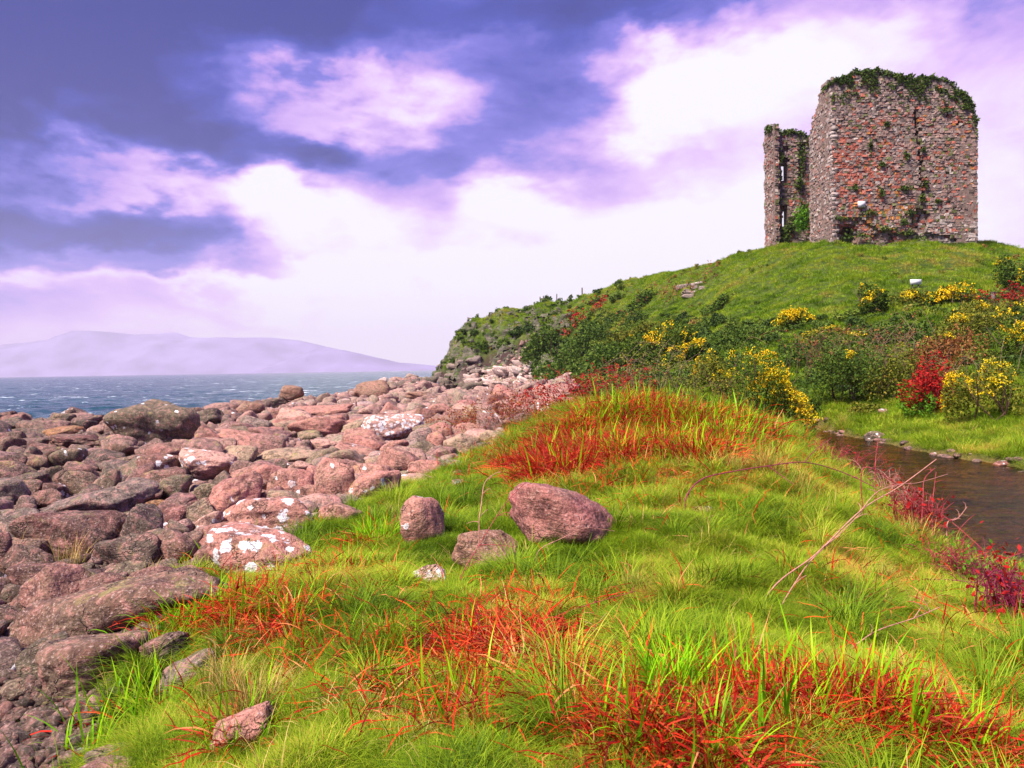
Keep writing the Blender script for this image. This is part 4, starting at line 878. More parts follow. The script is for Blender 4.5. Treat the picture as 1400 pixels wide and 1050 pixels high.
def cane(pix, m, r, label, side=(), group='long canes over the grass'):
    """pix: (px, py, depth); both ends at their own distance"""
    pts = [P_d(*p) for p in pix]; b = pts[0].copy(); gz = height(b[0], b[1])[0]; 
    if b[2] > gz: pts = [np.array([b[0], b[1] - .02, gz - .03])] + pts
    r *= .62; c = pts[0]; o = obj('cane', mesh_np('cane', *[a if k else a - c for k, a in enumerate(tube(pts, r, r * .55))], [m], True), loc=tuple(c)); tag(o, label, 'cane', group)
    gg_ = random.Random(int(pix[0][0])); ext = []
    for k_ in range(5):
        i_ = gg_.randrange(1, len(pts) - 1); a_ = pts[i_] + (pts[i_ + 1] - pts[i_]) * gg_.random(); b_ = a_ + np.array([gg_.uniform(-.10, .10), gg_.uniform(-.06, .06), gg_.uniform(-.02, .09)]); ext.append([a_, (a_ + b_) / 2 + np.array([.008, 0, .012]), b_])
    for s in list(side) + ext:
        q = [P_d(*p) for p in s] if isinstance(s[0], tuple) else s; obj('side_shoot', mesh_np('side_shoot', *[a if k else a - c for k, a in enumerate(tube(q, r * .6, r * .3))], [m], True), o)
    return o
cane([(1010,872,4.2),(1060,800,4.5),(1115,758,4.7),(1178,697,4.9),(1230,665,5.0),(1280,628,5.1)], M_STEMP, .0085, 'longest pale pink cane rising diagonally to the upper right', [[(1178,697,4.9),(1200,672,4.95),(1230,662,5.0),(1255,660,5.1),(1296,648,5.2)]])
cane([(1030,895,4.1),(1058,845,4.3),(1085,800,4.5),(1110,765,4.7),(1150,728,4.8),(1178,700,4.9)], M_STEMP, .0075, 'second pale cane lying just below the longest diagonal cane')
cane([(1125,912,3.7),(1165,885,3.8),(1200,862,3.9),(1250,845,4.0),(1285,830,4.1)], M_STEMP, .0065, 'pale arching cane over the grass in the lower right', [[(1180,905,3.7),(1192,880,3.8),(1200,866,3.9)]])
cane([(938,680,6.6),(960,655,6.8),(1000,645,6.9),(1050,637,7.0),(1100,632,7.2),(1150,645,7.3),(1200,668,7.2)], M_STEMV, .011, 'dark red cane arching over the grass cushion right of the leaf mound', [[(1050,637,7.0),(1075,655,6.9),(1085,662,6.8)],[(1100,632,7.2),(1115,615,7.3),(1135,600,7.4)]])
cane([(630,790,4.9),(655,745,5.0),(690,690,5.2),(718,660,5.4)], M_STEM, .006, 'thin reddish cane crossing the pointed brown boulder', [[(655,745,5.0),(680,745,4.9),(705,748,4.9)]])
cane([(655,720,5.5),(658,690,5.6),(662,662,5.7),(672,650,5.8)], M_STEMP, .007, 'short upright straw-coloured stalk above the pointed brown boulder')
cane([(735,755,5.3),(770,735,5.3),(800,722,5.4),(840,726,5.5)], M_STEMP, .005, 'thin pale runner across the foot of the dark red boulder')
cane([(700,870,4.0),(760,842,4.1),(820,822,4.2),(870,808,4.3)], M_STEM, .006, 'reddish cane reaching right out of the red tangle')
cane([(680,930,3.6),(740,905,3.7),(790,870,3.9),(820,860,4.0)], M_STEMP, .006, 'pale pink cane reaching right just below the reddish one')
cane([(1035,820,4.6),(1065,855,4.4),(1095,880,4.2),(1115,895,4.1)], M_STEMP, .004, 'thin pale stalk crossing under the second pale cane')
cane([(880,1010,3.0),(960,1000,3.1),(1020,992,3.15),(1080,998,3.2),(1130,1006,3.2)], M_STEMP, .006, 'pink-brown cane lying level through the leaves at the bottom')
cane([(640,905,3.7),(660,940,3.5),(690,965,3.4),(715,985,3.3)], M_STEMP, .0055, 'pale dead stem slanting down through the red tangle')
cane([(1190,925,3.6),(1230,965,3.4),(1245,1020,3.2),(1255,1060,3.0)], M_STEM, .005, 'thin dark cane curving down to the lower right edge')
for k, (a, lb) in enumerate([([(1240,765,6.9),(1290,762,6.9),(1340,775,6.8),(1400,790,6.6)],'dark red cane level along the near stream edge'),
    ([(1210,798,6.0),(1260,792,6.0),(1320,795,5.9),(1380,812,5.7),(1420,830,5.6)],'purple cane arching over the grass at the right edge'),
    ([(1330,770,6.6),(1345,800,6.2),(1355,845,5.6),(1362,858,5.5)],'bright purple cane hanging down at the right edge'),
    ([(1180,640,7.6),(1230,665,7.6),(1290,705,7.6),(1340,748,7.2),(1380,790,6.6)],'long red cane slanting down along the stream bank'),
    ([(1276,740,7.4),(1274,700,7.6),(1278,660,7.8),(1280,645,7.9)],'upright red cane standing before the stream'),
    ([(1260,720,7.4),(1262,680,7.6),(1264,655,7.7),(1278,640,7.8)],'second upright red cane leaning right before the stream'),
    ([(1197,640,8.4),(1198,620,8.5),(1201,600,8.6)],'short upright red cane against the riffles'),
    ([(1318,760,7.0),(1317,745,7.0),(1318,736,7.1)],'stubby red shoot by the near stream edge'),
    ([(1295,716,7.5),(1310,708,7.6),(1322,693,7.7)],'forked pale cane tip over the brown water'),
    ([(1370,770,6.6),(1385,760,6.6),(1410,752,6.7)],'red cane tip over the water at the right edge')]):
    cane(a, [M_STEM, M_STEMV, M_STEMV, M_STEM, M_STEM, M_STEM, M_STEM, M_STEM, M_STEMP, M_STEM][k], .009, lb, group='bramble canes on the stream bank')
def thicket(px, py, w_, h_, n, m, label, d=None, leafm=None, r=.005, L=.5, nleaf=120, name='bramble_thicket', lsize=.03, cat='bramble', group='bramble thickets'):
    g = np.random.default_rng(int(px * 3 + py)); c = hit(px, py) if d is None else np.array(P_d(px, py, d)); s = c[1] / F; parts = []; tips = []
    for k in range(n):
        x, y = g.normal(0, w_ * s * .3), g.normal(0, w_ * s * .2); z = height(c[0] + x, c[1] + y)[0] - c[2]
        az = g.uniform(0, 6.28); hh = h_ * s * g.uniform(.5, 1.15); rd = g.uniform(.15, .5) * w_ * s
        p = [np.array([x, y, z - .03]), np.array([x + math.cos(az) * rd * .3, y + math.sin(az) * rd * .3, z + hh * .7]), np.array([x + math.cos(az) * rd * .8, y + math.sin(az) * rd * .8, z + hh]), np.array([x + math.cos(az) * rd * 1.4, y + math.sin(az) * rd * 1.4, z + hh * g.uniform(.75, 1.25)])]
        parts.append(tube(p, r, r * .4, 4, 3)); tips += p[1:]
        for j in range(2):
            a = p[1] + (p[2] - p[1]) * g.random(); b = a + g.normal(0, .16, 3) * L * 1.6 + np.array([0, 0, .08]); parts.append(tube([a, (a + b) / 2 + g.normal(0, .02, 3), b], r * .5, r * .3, 3, 2)); tips.append(b)
    root = empty(name, tuple(c)); tag(root, label, cat, group)
    tag(obj('canes', mesh_np('canes', *joinm(parts), [m], True), root), kind='stuff')
    if nleaf:
        t = np.array(tips); t = t[g.integers(0, len(t), nleaf)] + g.normal(0, L * .13, (nleaf, 3)); v, f = leafcards(g, t, lsize); tag(obj('leaves', mesh_np('leaves', v, f, [leafm or M_REDSH]), root), kind='stuff')
    return root
def leafcards(g, C, size, elong=1.9):
    n = len(C); a = g.normal(size=(n, 3)); a /= np.linalg.norm(a, axis=1)[:, None]; b = np.cross(a, g.normal(size=(n, 3))); b /= np.linalg.norm(b, axis=1)[:, None]
    s = size * g.uniform(.6, 1.3, n)[:, None]; a = a * s * elong / 2; b = b * s / 2
    v = np.stack([C - a, C + b * .9 - a * .1, C + a, C - b * .9 - a * .1], 1).reshape(-1, 3); return v, np.arange(4 * n).reshape(-1, 4)
thicket(1255,735,52,56,70,M_STEM,'tangled red canes on the bank corner beside the stream', nleaf=160, lsize=.03, L=.35)
thicket(1225,695,46,40,46,M_STEMP,'pale and red twig tangle just above the bank corner', nleaf=60, lsize=.02, L=.3)
thicket(1380,850,64,64,70,M_STEMV,'dense purple-red bramble tangle cut by the right edge', nleaf=260, lsize=.025, L=.35)
thicket(1340,810,50,40,24,M_STEMV,'purple bramble with small green leaves near the right edge', nleaf=240, lsize=.022, leafm=M_BRIGHT, L=.35)
thicket(1135,640,40,30,40,M_STEM,'short red bramble fringe where the stream leaves sight behind the bank', nleaf=50, lsize=.025, L=.3)
thicket(1300,790,60,34,60,M_STEM,'low red bramble along the near water edge right of the bank corner', nleaf=120, lsize=.022, leafm=M_BRIGHT, L=.35)
thicket(1205,672,44,30,40,M_TWIG,'brown bramble fringe along the stream bank between the two red ones', nleaf=60, lsize=.022, L=.3)
thicket(1170,655,60,34,40,M_STEM,'thin red bramble fringe at the head of the stream bank', nleaf=60, lsize=.025, L=.3)

# ------------------------------------------------------------------ bushes
def bush_cloud(g, n, w_, dp, h_, lumps=9, fill=.35):
    """points in a lumpy crown; w,dp half widths, h full height"""
    c = np.stack([g.uniform(-.62, .62, lumps) * w_, g.uniform(-.6, .6, lumps) * dp, g.uniform(.22, .72, lumps) * h_], 1); r = g.uniform(.28, .5, lumps)
    k = g.integers(0, lumps, n); d = g.normal(size=(n, 3)); d /= np.linalg.norm(d, axis=1)[:, None]
    rad = np.where(g.random(n) < fill, g.random(n) ** .4, g.uniform(.82, 1.08, n)) * r[k] * (1 + .25 * fbm(d * 2.5 + k[:, None] * 3.7, 2))
    p = c[k] + d * rad[:, None] * np.array([w_, dp, h_ * .75]); p[:, 2] = np.abs(p[:, 2])
    return p, (d[:, 2] > -.1) & (rad > .8 * r[k])
def bush(px, py, w_, h_, m, label, flowers=0.0, n=2600, d=None, name='shrub', cat='shrub', ls=None, seed=None, twigs=True, group='shrubs on the lower hill', m2=None, lumps=9, fside=0):
    g = np.random.default_rng(seed or int(px * 5 + py)); c = hit(px, py) if d is None else np.array([P_d(px, py, d)[0], d, 0]); 
    if d is not None: c[2] = height(c[0], c[1])[0]
    s = c[1] / F; W, H = w_ / 2 * s, h_ * s * .88; D = W * .75
    ls = ls or max(.05, 2.3 * s)
    p, outer = bush_cloud(g, n, W, D, H, lumps); p[:, 2] -= .05 * H
    gz = height(p[:, 0] + c[0], p[:, 1] + c[1]) - c[2]; p[:, 2] = p[:, 2] + np.clip(gz, -H * .5, H * .4) * .8
    root = empty(name, tuple(c)); tag(root, label, cat, group)
    msk = np.ones(n, bool)
    if m2 is not None:
        msk = fbm(p / max(W, .3) * 1.6 + 4, 2) > -.02
        tag(obj('other_leaves', mesh_np('other_leaves', *leafcards(g, p[~msk], ls), [m2]), root), kind='stuff')
    tag(obj('foliage', mesh_np('foliage', *leafcards(g, p[msk], ls), [m]), root), kind='stuff')
    if flowers > 0:
        sel = np.nonzero(outer)[0]; clus = fbm(p[sel] / max(W, .3) * 2.2 + 11, 3) + .25 * (p[sel, 2] / H - .5) + fside * p[sel, 0] / W * .5
        sel = sel[clus > np.quantile(clus, 1 - flowers)]; q = np.repeat(p[sel], 5, 0) + g.normal(0, ls * .55, (5 * len(sel), 3)); q[:, 1] -= ls * .4; q[:, 2] += ls * .2
        tag(obj('flowers', mesh_np('flowers', *leafcards(g, q, ls * .85, 1.1), [M_YEL]), root), kind='stuff')
    if twigs:
        parts = []
        for k in range(7):
            b = np.array([g.normal(0, W * .15), g.normal(0, D * .15), -.05]); t = np.array([g.uniform(-.7, .7) * W, g.uniform(-.6, .6) * D, H * g.uniform(.5, .85)])
            parts.append(tube([b, (b + t) / 2 + g.normal(0, W * .06, 3), t], .012 + .01 * H, .006, 4, 3))
        obj('stems', mesh_np('stems', *joinm(parts), [M_TWIG], True), root)
    return root
B = [ # px base, py base, w, h, material, flowers, n, label
 (905,492,120,66,M_GORSE,.09,3400,'dark gorse bush with yellow crest left of centre on the lower hill'),
 (935,502,70,40,M_GORSE,.30,1600,'small yellow-flowered gorse right below the dark gorse bush'),
 (985,545,80,76,M_OLIVE,.09,2200,'olive gorse with scattered yellow flowers left of the brightest gorse'),
 (1050,568,120,112,M_GORSE,.60,4200,'brightest gorse bush with dense orange-yellow flowers'),
 (1082,448,56,36,M_GORSE,.45,1800,'dark rounded gorse capped yellow in the middle of the hillside'),
 (1188,428,58,46,M_GORSE,.10,2200,'round dark green bush standing on the grass slope under the castle'),
 (1248,418,66,28,M_OLIVE,.22,1500,'low yellow-green bush right of the round dark bush'),
 (1305,418,70,36,M_GORSE,.40,2000,'arched gorse with a yellow crown below the castle right end'),
 (1360,575,140,105,M_OLIVE,.22,4600,'large flowering gorse at the right edge above the far stream bank'),
 (1395,490,110,80,M_GORSE,.20,2600,'gorse bush cut by the right edge above the large flowering gorse'),
 (1320,460,110,50,M_OLIVE,.10,2200,'loose gorse dotted yellow below the arched gorse'),
 (1392,400,60,66,M_DARK,.06,2000,'dark shrub on the skyline slope at the right edge'),
 (1160,552,150,110,M_DARK,.02,5200,'big dark green scrub in the hollow right of the brightest gorse'),
 (1110,500,130,54,M_DARK,.0,3200,'dark scrub behind the brightest gorse'),
 (1130,470,110,28,M_OLIVE,.08,2200,'olive scrub below the rounded gorse with yellow cap'),
 (1210,470,130,36,M_DARK,.0,3200,'green scrub belt below the round dark bush'),
 (1010,470,110,30,M_DARK,.0,2600,'dark hedge band left of the rounded gorse'),
 (960,455,70,20,M_DARK,.0,1500,'dark thicket at the left end of the hedge band'),
 (1215,548,110,90,M_OLIVE,.0,3400,'brown-olive scrub left of the red bramble bush'),
 (1300,490,90,56,M_OLIVE,.04,2000,'olive scrub above the red bramble bush'),
 (874,425,46,28,M_DARK,.0,1100,'dark bush on the upper slope left of the rocky scar'),
 (980,425,44,22,M_DARK,.0,900,'small dark bush under the rocky scar'),
 (780,508,110,72,M_DARK,.0,3600,'dark bushy scrub at the foot of the headland'),
 (735,490,60,50,M_DARK,.0,1800,'deep green shrub left of the dark bushy scrub on the headland'),
 (845,505,100,52,M_DARK,.0,2800,'tangled green scrub between headland and dark gorse bush'),
 (860,468,80,26,M_OLIVE,.0,1600,'olive scrub above the tangled green scrub'),
 (1350,440,90,40,M_OLIVE,.05,1800,'flower-dotted olive shrub band near the right edge'),
 (1110,580,60,34,M_DARK,.0,1200,'low dark scrub at the stream head below the brightest gorse'),
 (1180,568,46,22,M_OLIVE,.0,700,'brownish low shrub just behind the domed tussock'),
]
for px, py, w_, h_, m, fl, n, lb in B:
    bush(px, py, w_, h_, m, lb, fl, n, name='gorse_bush' if fl > .09 else 'shrub', cat='gorse bush' if fl > .09 else 'shrub', fside=1 if px == 1050 else 0)
rb = bush(1265, 566, 104, 96, M_REDSH, 'red-leaved bramble bush with green leaves in its middle on the far bank', 0, 3800, name='red_bush', m2=None)
bush(1252, 572, 60, 64, M_BRIGHT, 'bright green shoots growing through the red-leaved bramble bush', 0, 900, name='shrub', twigs=False)
bush(1285, 505, 110, 70, M_BROWN, 'rusty brown twiggy bush behind the red-leaved bramble bush', 0, 2000, name='shrub')
def brown(px, py, w_, h_, n, lb, m=M_TWIG, lm=M_BROWN, nl=900, r=None):
    s = hit(px, py)[1] / F; thicket(px, py, w_, h_, n, m, lb, leafm=lm, r=r or max(.005, .30 * s), L=max(.3, 14 * s), nleaf=nl, lsize=max(.025, 1.9 * s), name='dead_thicket', cat='thicket', group='brown thickets')
brown(700,585,110,40,50,'brown-red bramble fringe between beach and leaf mound',M_STEM,M_BROWN,1500)
brown(760,565,110,40,36,'rust-red thicket behind the left end of the leaf mound',M_STEM,M_REDSH,1100)
brown(830,545,110,40,34,'red-brown thicket behind the leaf mound crest',M_STEM,M_REDSH,700)
brown(900,535,110,60,34,'tall reddish twigs rising behind the leaf mound crest',M_TWIGP,M_OLIVE,700)
brown(970,560,90,44,30,'brown thicket between leaf mound and olive gorse',M_TWIG,M_OLIVE,1000)
brown(650,590,80,22,30,'low brown runners creeping over stones at the beach edge',M_STEM,M_BROWN,1200)
brown(1130,520,80,60,40,'bare brown twigs in the scrub behind the brightest gorse',M_TWIG,M_BROWN,500)
brown(1205,525,90,70,60,'pale bare branching twigs left of the red-leaved bush',M_TWIGP,M_BROWN,500)
brown(1320,540,80,60,30,'pale bare twigs right of the red-leaved bush',M_TWIGP,M_OLIVE,400)
brown(940,400,70,22,16,'rusty heather patch beside the rocky scar on the slope',M_TWIG,M_BROWN,300)
brown(800,445,60,14,16,'reddish bracken patch on top of the headland',M_TWIG,M_REDSH,500)
brown(1390,425,70,30,30,'reddish brown thicket at the right edge below the skyline shrub',M_TWIG,M_REDSH,700)
brown(1370,329,46,24,70,'bare purple-brown twiggy shrub on the skyline right of the castle',M_TWIG,M_BROWN,0,r=.016)

# scrub that reads as one mass on slopes and cliff
def cliff_cover():
    g = np.random.default_rng(31); protos = []
    for k in range(6):
        p, _ = bush_cloud(g, 220, .5, .5, .7, 5); protos.append(mesh_np('scrub_clump_%d' % k, *leafcards(g, p, .11), [M_COVER]))
    n = 26000; X = g.uniform(-14, 62, n); Y = g.uniform(22, 112, n); P = np.stack([X, Y], 1); z = height(X, Y)
    pr = project(np.stack([X, Y, z], 1)); px, py = pr[:, 0], pr[:, 1]
    hl = ((px < 850) & (px > 575)) ; top = np.interp(px, [590, 640, 690, 800, 860], [515, 440, 421, 408, 395])
    band = (px >= 820) & (py > np.interp(px, [820, 900, 1000, 1100, 1200, 1300, 1400], [425, 432, 440, 440, 428, 415, 395])) & (py < 575)
    nn = fbm(np.stack([X, Y, 0 * X], 1) * .25, 3)
    ok = (sdist(P, GPOLY) < -.5) & (z > .3) & ((hl & (g.random(n) < np.where(py > top + 34 + 14 * nn, .80, .05 + .16 * (nn > .1)))) | (band & (g.random(n) < .85))) & (sdist(P, SPOLY) > 1.6) & ~((px > 1000) & (py > 560))
    rockwin = (px > 640) & (px < 742) & (py > 494) & (g.random(n) < .6); ok &= ~rockwin
    tus = (~hl & ~band & (px > 800) & (py < 440) & (py > 333) & (nn > .12) & (g.random(n) < .13)); ok |= tus & (sdist(P, GPOLY) < -1)
    X, Y, z, nn = X[ok], Y[ok], z[ok], nn[ok]; n = len(X); s = g.uniform(.5, 1.25, n) * np.clip(.5 + Y / 70, .7, 1.3)
    s[tus[ok]] *= .5; s[band[ok] & ~tus[ok]] *= .72
    q = np.stack([X, Y, 0 * X], 1); tint = np.clip(.33 + fbm(q * .3, 3) * .6 + g.normal(0, .13, n) + .38 * tus[ok], 0, 1)
    scatter('hillside_scrub', np.stack([X, Y, z - .12], 1), np.stack([g.normal(0, .2, n), g.normal(0, .2, n), g.uniform(-3, 3, n)], 1), np.stack([s, s, s * g.uniform(.6, 1.1, n)], 1), tint, g.integers(0, 6, n), protos)
cliff_cover()

# headland rocks
def cliff():
    xs, ys = np.linspace(-13, 8, 110), np.linspace(86, 106, 150); X, Y = np.meshgrid(xs, ys); x, y = X.ravel(), Y.ravel(); z = height(x, y); Z = z.reshape(X.shape)
    gy, gx = np.gradient(Z, ys, xs); n_ = np.stack([-gx.ravel(), -gy.ravel(), np.ones(x.size)], 1); ln = np.linalg.norm(n_, axis=1); n_ /= ln[:, None]
    q = np.stack([x * .55, y * .25, z * .22], 1); rid = .5 - np.abs(fbm(q, 4)) * 1.3; st = fbm(np.stack([x * .3, y * .3, z * 1.6], 1), 3)
    v = np.stack([x, y, z], 1) + n_ * (rid * 1.3 + st * .5 - .25)[:, None]
    ny, nx = X.shape; i = np.arange(ny - 1)[:, None] * nx + np.arange(nx - 1)[None]; f = np.stack([i, i + 1, i + nx + 1, i + nx], -1).reshape(-1, 4)
    keep = (n_[:, 2] < .80) & (z > 1.5); f = f[keep[f].all(1)]
    m, n = mat('cliff_rock'); g = n.n('ShaderNodeNewGeometry'); ps = g.outputs['Position']; a = n.noise(ps, .55, 5, .65); b = n.noise(ps, 2.6, 5, .65); c2 = n.noise(n.vmath('MULTIPLY', ps, (.5, .5, 2.6)), 1.0, 4, .6)
    sp = n.n('ShaderNodeSeparateXYZ'); n.l(ps, sp.inputs[0])
    c = n.mix(n.map(c2, .35, .65), (.07, .06, .045), (.20, .165, .125)); low = n.math('MULTIPLY', n.map(sp.outputs[2], 5.0, 3.2), n.map(sp.outputs[0], -6.5, -4.5))
    c = n.mix(n.math('MULTIPLY', low, n.map(c2, .40, .52)), c, (.62, .46, .40)); c = n.mix(n.map(b, .50, .60, 0, .8), c, (.05, .085, .015)); c = n.mix(n.map(a, .54, .62, 0, .85), c, (.09, .13, .02)); c = n.mix(n.map(b, .42, .34, 0, .8), c, (.03, .025, .02))
    finish(n, c, .9, n.math('ADD', b, c2), 1.0, .25, .1); tag(obj('cliff', mesh_np('cliff', v, f, [m], True)), kind='structure')
cliff()
def block_verts(g):
    v, f = ico(3); p = 9.0; v = v / ((np.abs(v) ** p).sum(1) ** (1 / p))[:, None]      # squared-off block
    v = v * (1 + .10 * fbm(v * 1.5 + g.uniform(0, 90, 3), 3))[:, None]; v[:, 0] += v[:, 2] * g.uniform(-.35, .35); v[:, 2] *= 1 + .3 * g.uniform(-1, 1) * v[:, 0]; return v, f
def outcrop(px, py, w_, h_, n, col, label, lich=.3, ang=.9, bw=(8, 18)):
    g = np.random.default_rng(int(px + 3 * py)); c = hit(px, py); s = c[1] / F; root = empty('rock_outcrop', tuple(c)); tag(root, label, 'rock outcrop', 'bare rocks of the headland and hill')
    for k in range(n):
        qx, qy = px + g.uniform(-.5, .5) * w_, py + g.uniform(-.5, .5) * h_; p = hit(float(qx), float(qy)); w2 = g.uniform(*bw) * s / 2
        v, f = block_verts(g); o = obj('rock', mesh_np('rock', v * np.array([w2 * g.uniform(1.1, 1.9), w2 * 1.1, w2 * g.uniform(.35, .9)]), f, [M_ROCK], True), root, tuple(p - c), (g.normal(0, .12), g.normal(0, .15), g.uniform(-.4, .4)))
        j = g.uniform(.6, 1.2); o.color = (*[v_ * j for v_ in col], 1); o['lichen'] = lich * (g.random() < .6)
outcrop(672,516,74,24,26,(.66,.47,.41),'pale pink rock ledges at the left foot of the headland cliff', bw=(7, 14))
outcrop(715,512,44,34,22,(.70,.53,.47),'pale rock ledges with a white pillar at the right foot of the headland cliff', bw=(6, 13))
outcrop(608,508,30,22,12,(.30,.24,.20),'grey rocks at the seaward tip of the headland', 0, bw=(5, 11))
outcrop(640,505,30,34,10,(.22,.18,.16),'dark grey rocks right of the seaward tip of the headland', 0, bw=(5, 11))
outcrop(950,398,34,16,12,(.36,.30,.26),'grey rocky scar on the grass slope left of the castle', .2, bw=(6,12))
outcrop(625,527,90,5,22,(.045,.05,.03),'dark seaweed-covered rock shelf at the foot of the headland', 0, .7, (7, 15))
outcrop(575,527,34,3,6,(.04,.04,.03),'outermost dark skerry left of the rock shelf', 0, .6, (8, 18))

# ------------------------------------------------------------------ castle
def castle():
    g = np.random.default_rng(77); base = np.array([32.5, 67.0, height(32.5, 62.0)[0]])
    root = empty('ruined_castle', tuple(base)); tag(root, 'roofless red-grey stone tower ruin with mossy broken top on the green hill', 'castle')
    XL = P_d(1138, 325, 61)[0]; XR = P_d(1337, 325, 61)[0]; Wd = XR - XL
    def zat(px, py, d): return P_d(px, py, d)[2]
    zb = 12.2                                                 # stones start below the turf
    # colours of rubble stones by place on the wall
    m, n_ = mat('castle_rubble'); at = n_.n('ShaderNodeAttribute', attribute_name='col').outputs['Color']; gg = n_.n('ShaderNodeNewGeometry'); ps = gg.outputs['Position']
    t1 = n_.noise(ps, 5.5, 5, .65); t2 = n_.noise(ps, 1.1, 4, .6); t3 = n_.noise(ps, 18, 3, .6)
    c = n_.mix(n_.map(t1, .55, .72, 0, .6), at, (.55, .45, .42)); c = n_.mix(n_.map(t1, .45, .3, 0, .7), c, (.07, .055, .05))
    c = n_.mix(n_.map(t2, .57, .68, 0, .45), c, (.09, .11, .03)); finish(n_, c, .9, n_.math('ADD', t1, t3), .8, .06, .15)
    mm = simple('castle_mortar', (.21, .14, .115), .95, 4, .5, .6)
    md = simple('castle_dark_void', (.05, .045, .035), .95, 4, .4, .4)
    def wall(org, ux, nrm, length, zt, rec, hole, colf, name, thin=1e9, course=(.13, .27), wid=(.13, .40), thick=1.7, batter=0.0):
        """org at s=0; ux along the wall, nrm outward; zt(s) top; rec(s,z) -> depth of recess; hole(s,z) -> pierced"""
        thick0 = thick; V_, F_, Cc = [], [], []; ux, nrm = np.array(ux, float), np.array(nrm, float); z = zb
        zmax = max(zt(s) for s in np.linspace(0, length, 60))
        def pt(s, zz, dep): 
            bt = batter * (1 - (zz - zb) / 13.0)
            return np.array([org[0], org[1], 0]) + ux * s + nrm * (bt - dep) + np.array([0, 0, zz]) - base
        cv, cf = [], []
        cs, ch = .19, .20; ns, nz = int(length / cs) + 1, int((zmax - zb) / ch) + 1
        keep = np.zeros((ns, nz), bool); dep = np.zeros((ns, nz))
        for i in range(ns):
            for j in range(nz):
                s, zz = (i + .5) * length / ns, zb + (j + .5) * ch; keep[i, j] = zz < zt(s) - .12 and not hole(s, zz); dep[i, j] = rec(s, zz) + .07 + g.uniform(0, .05)
        lw = length / ns
        def quad(a): cf.append([len(cv) + q for q in range(4)]); cv.extend(a)
        for i in range(ns):
            for j in range(nz):
                if not keep[i, j]: continue
                s0, s1, z0, z1, d = i * lw, (i + 1) * lw, zb + j * ch, zb + (j + 1) * ch, dep[i, j]; thick = .38 if s0 > thin else thick0
                quad([pt(s0, z0, d), pt(s1, z0, d), pt(s1, z1, d), pt(s0, z1, d)]); quad([pt(s1, z0, thick), pt(s0, z0, thick), pt(s0, z1, thick), pt(s1, z1, thick)])
                for (di, dj, a) in ((1, 0, (s1, z0, s1, z1)), (-1, 0, (s0, z1, s0, z0)), (0, 1, (s1, z1, s0, z1)), (0, -1, (s0, z0, s1, z0))):
                    ii, jj = i + di, j + dj; nb = 0 <= ii < ns and 0 <= jj < nz and keep[ii, jj]
                    e = dep[ii, jj] if nb else thick
                    if e > d + .001: quad([pt(a[0], a[1], d), pt(a[0], a[1], e), pt(a[2], a[3], e), pt(a[2], a[3], d)])
        obj(name, mesh_np(name, cv, cf, [mm]), root)
        zz = zb
        while zz < zmax:
            h = g.uniform(*course); s = g.uniform(-.1, .1)
            while s < length:
                wdt = g.uniform(*wid); s0, s1 = max(s, 0), min(s + wdt, length); sc_ = (s0 + s1) / 2; zc = zz + h / 2; s += wdt
                if s1 - s0 < .12 or zc > zt(sc_) + g.uniform(-.05, .16) or hole(sc_, zc): continue
                d = rec(sc_, zc) - g.uniform(-.03, .045); b = len(V_); gp = .006; j = lambda: g.normal(0, .022)
                bk = d + .25
                co = [(s0 + gp + j(), zz + gp + j(), d + j()), (s1 - gp + j(), zz + gp + j(), d + j()), (s1 - gp + j(), zz + h - gp + j(), d + j()), (s0 + gp + j(), zz + h - gp + j(), d + j())]
                V_.extend([pt(a_, z_, d_) for a_, z_, d_ in co]); V_.extend([pt(a_, z_, bk) for a_, z_, d_ in co])
                F_.extend([[b, b + 1, b + 2, b + 3], [b, b + 4, b + 5, b + 1], [b + 1, b + 5, b + 6, b + 2], [b + 2, b + 6, b + 7, b + 3], [b + 3, b + 7, b + 4, b]])
                Cc.extend([colf(sc_, zc)] * 8)
            zz += h
        Cc = np.clip(np.array(Cc), 0, 1); o = obj('rubble_stones', mesh_np('rubble_stones', V_, F_, [m], False, {'col': ('POINT', 'FLOAT_COLOR', np.concatenate([Cc, np.ones((len(Cc), 1))], 1))}), root); tag(o, kind='stuff')
    RED, GRY, PNK, OLV, WHT, ORG, DRK = map(np.array, ((.45, .13, .085), (.28, .20, .17), (.37, .225, .185), (.16, .165, .055), (.50, .40, .35), (.48, .19, .05), (.11, .075, .06)))
    def pick(ws):
        ws = np.array(ws, float); k = g.choice(7, p=ws / ws.sum()); return [RED, GRY, PNK, OLV, WHT, ORG, DRK][k] * g.uniform(.75, 1.2)
    def px_s(px): return (px - 1138) / (1337 - 1138) * Wd
    def py_z(py): return zat(1240, py + (1240 - 1240) * .016, 61)
    prof = [(1120, 118), (1126, 112), (1135, 106), (1152, 104), (1158, 98), (1170, 95), (1190, 94), (1210, 99), (1228, 101), (1243, 104), (1252, 107), (1262, 103), (1275, 103), (1290, 108), (1305, 119), (1316, 127), (1324, 131), (1329, 140), (1331, 156), (1337, 172)]
    def top_front(s):
        px = 1128 + s / Wd * (1334 - 1128); return P_d(px, np.interp(px, [p[0] for p in prof], [p[1] for p in prof]) + 5, 61)[2] + .1 * math.sin(s * 7) 
    def fpix(s, z):
        p = project(np.array([[XL + s, 61.0, z]]))[0]; return p[0], p[1]
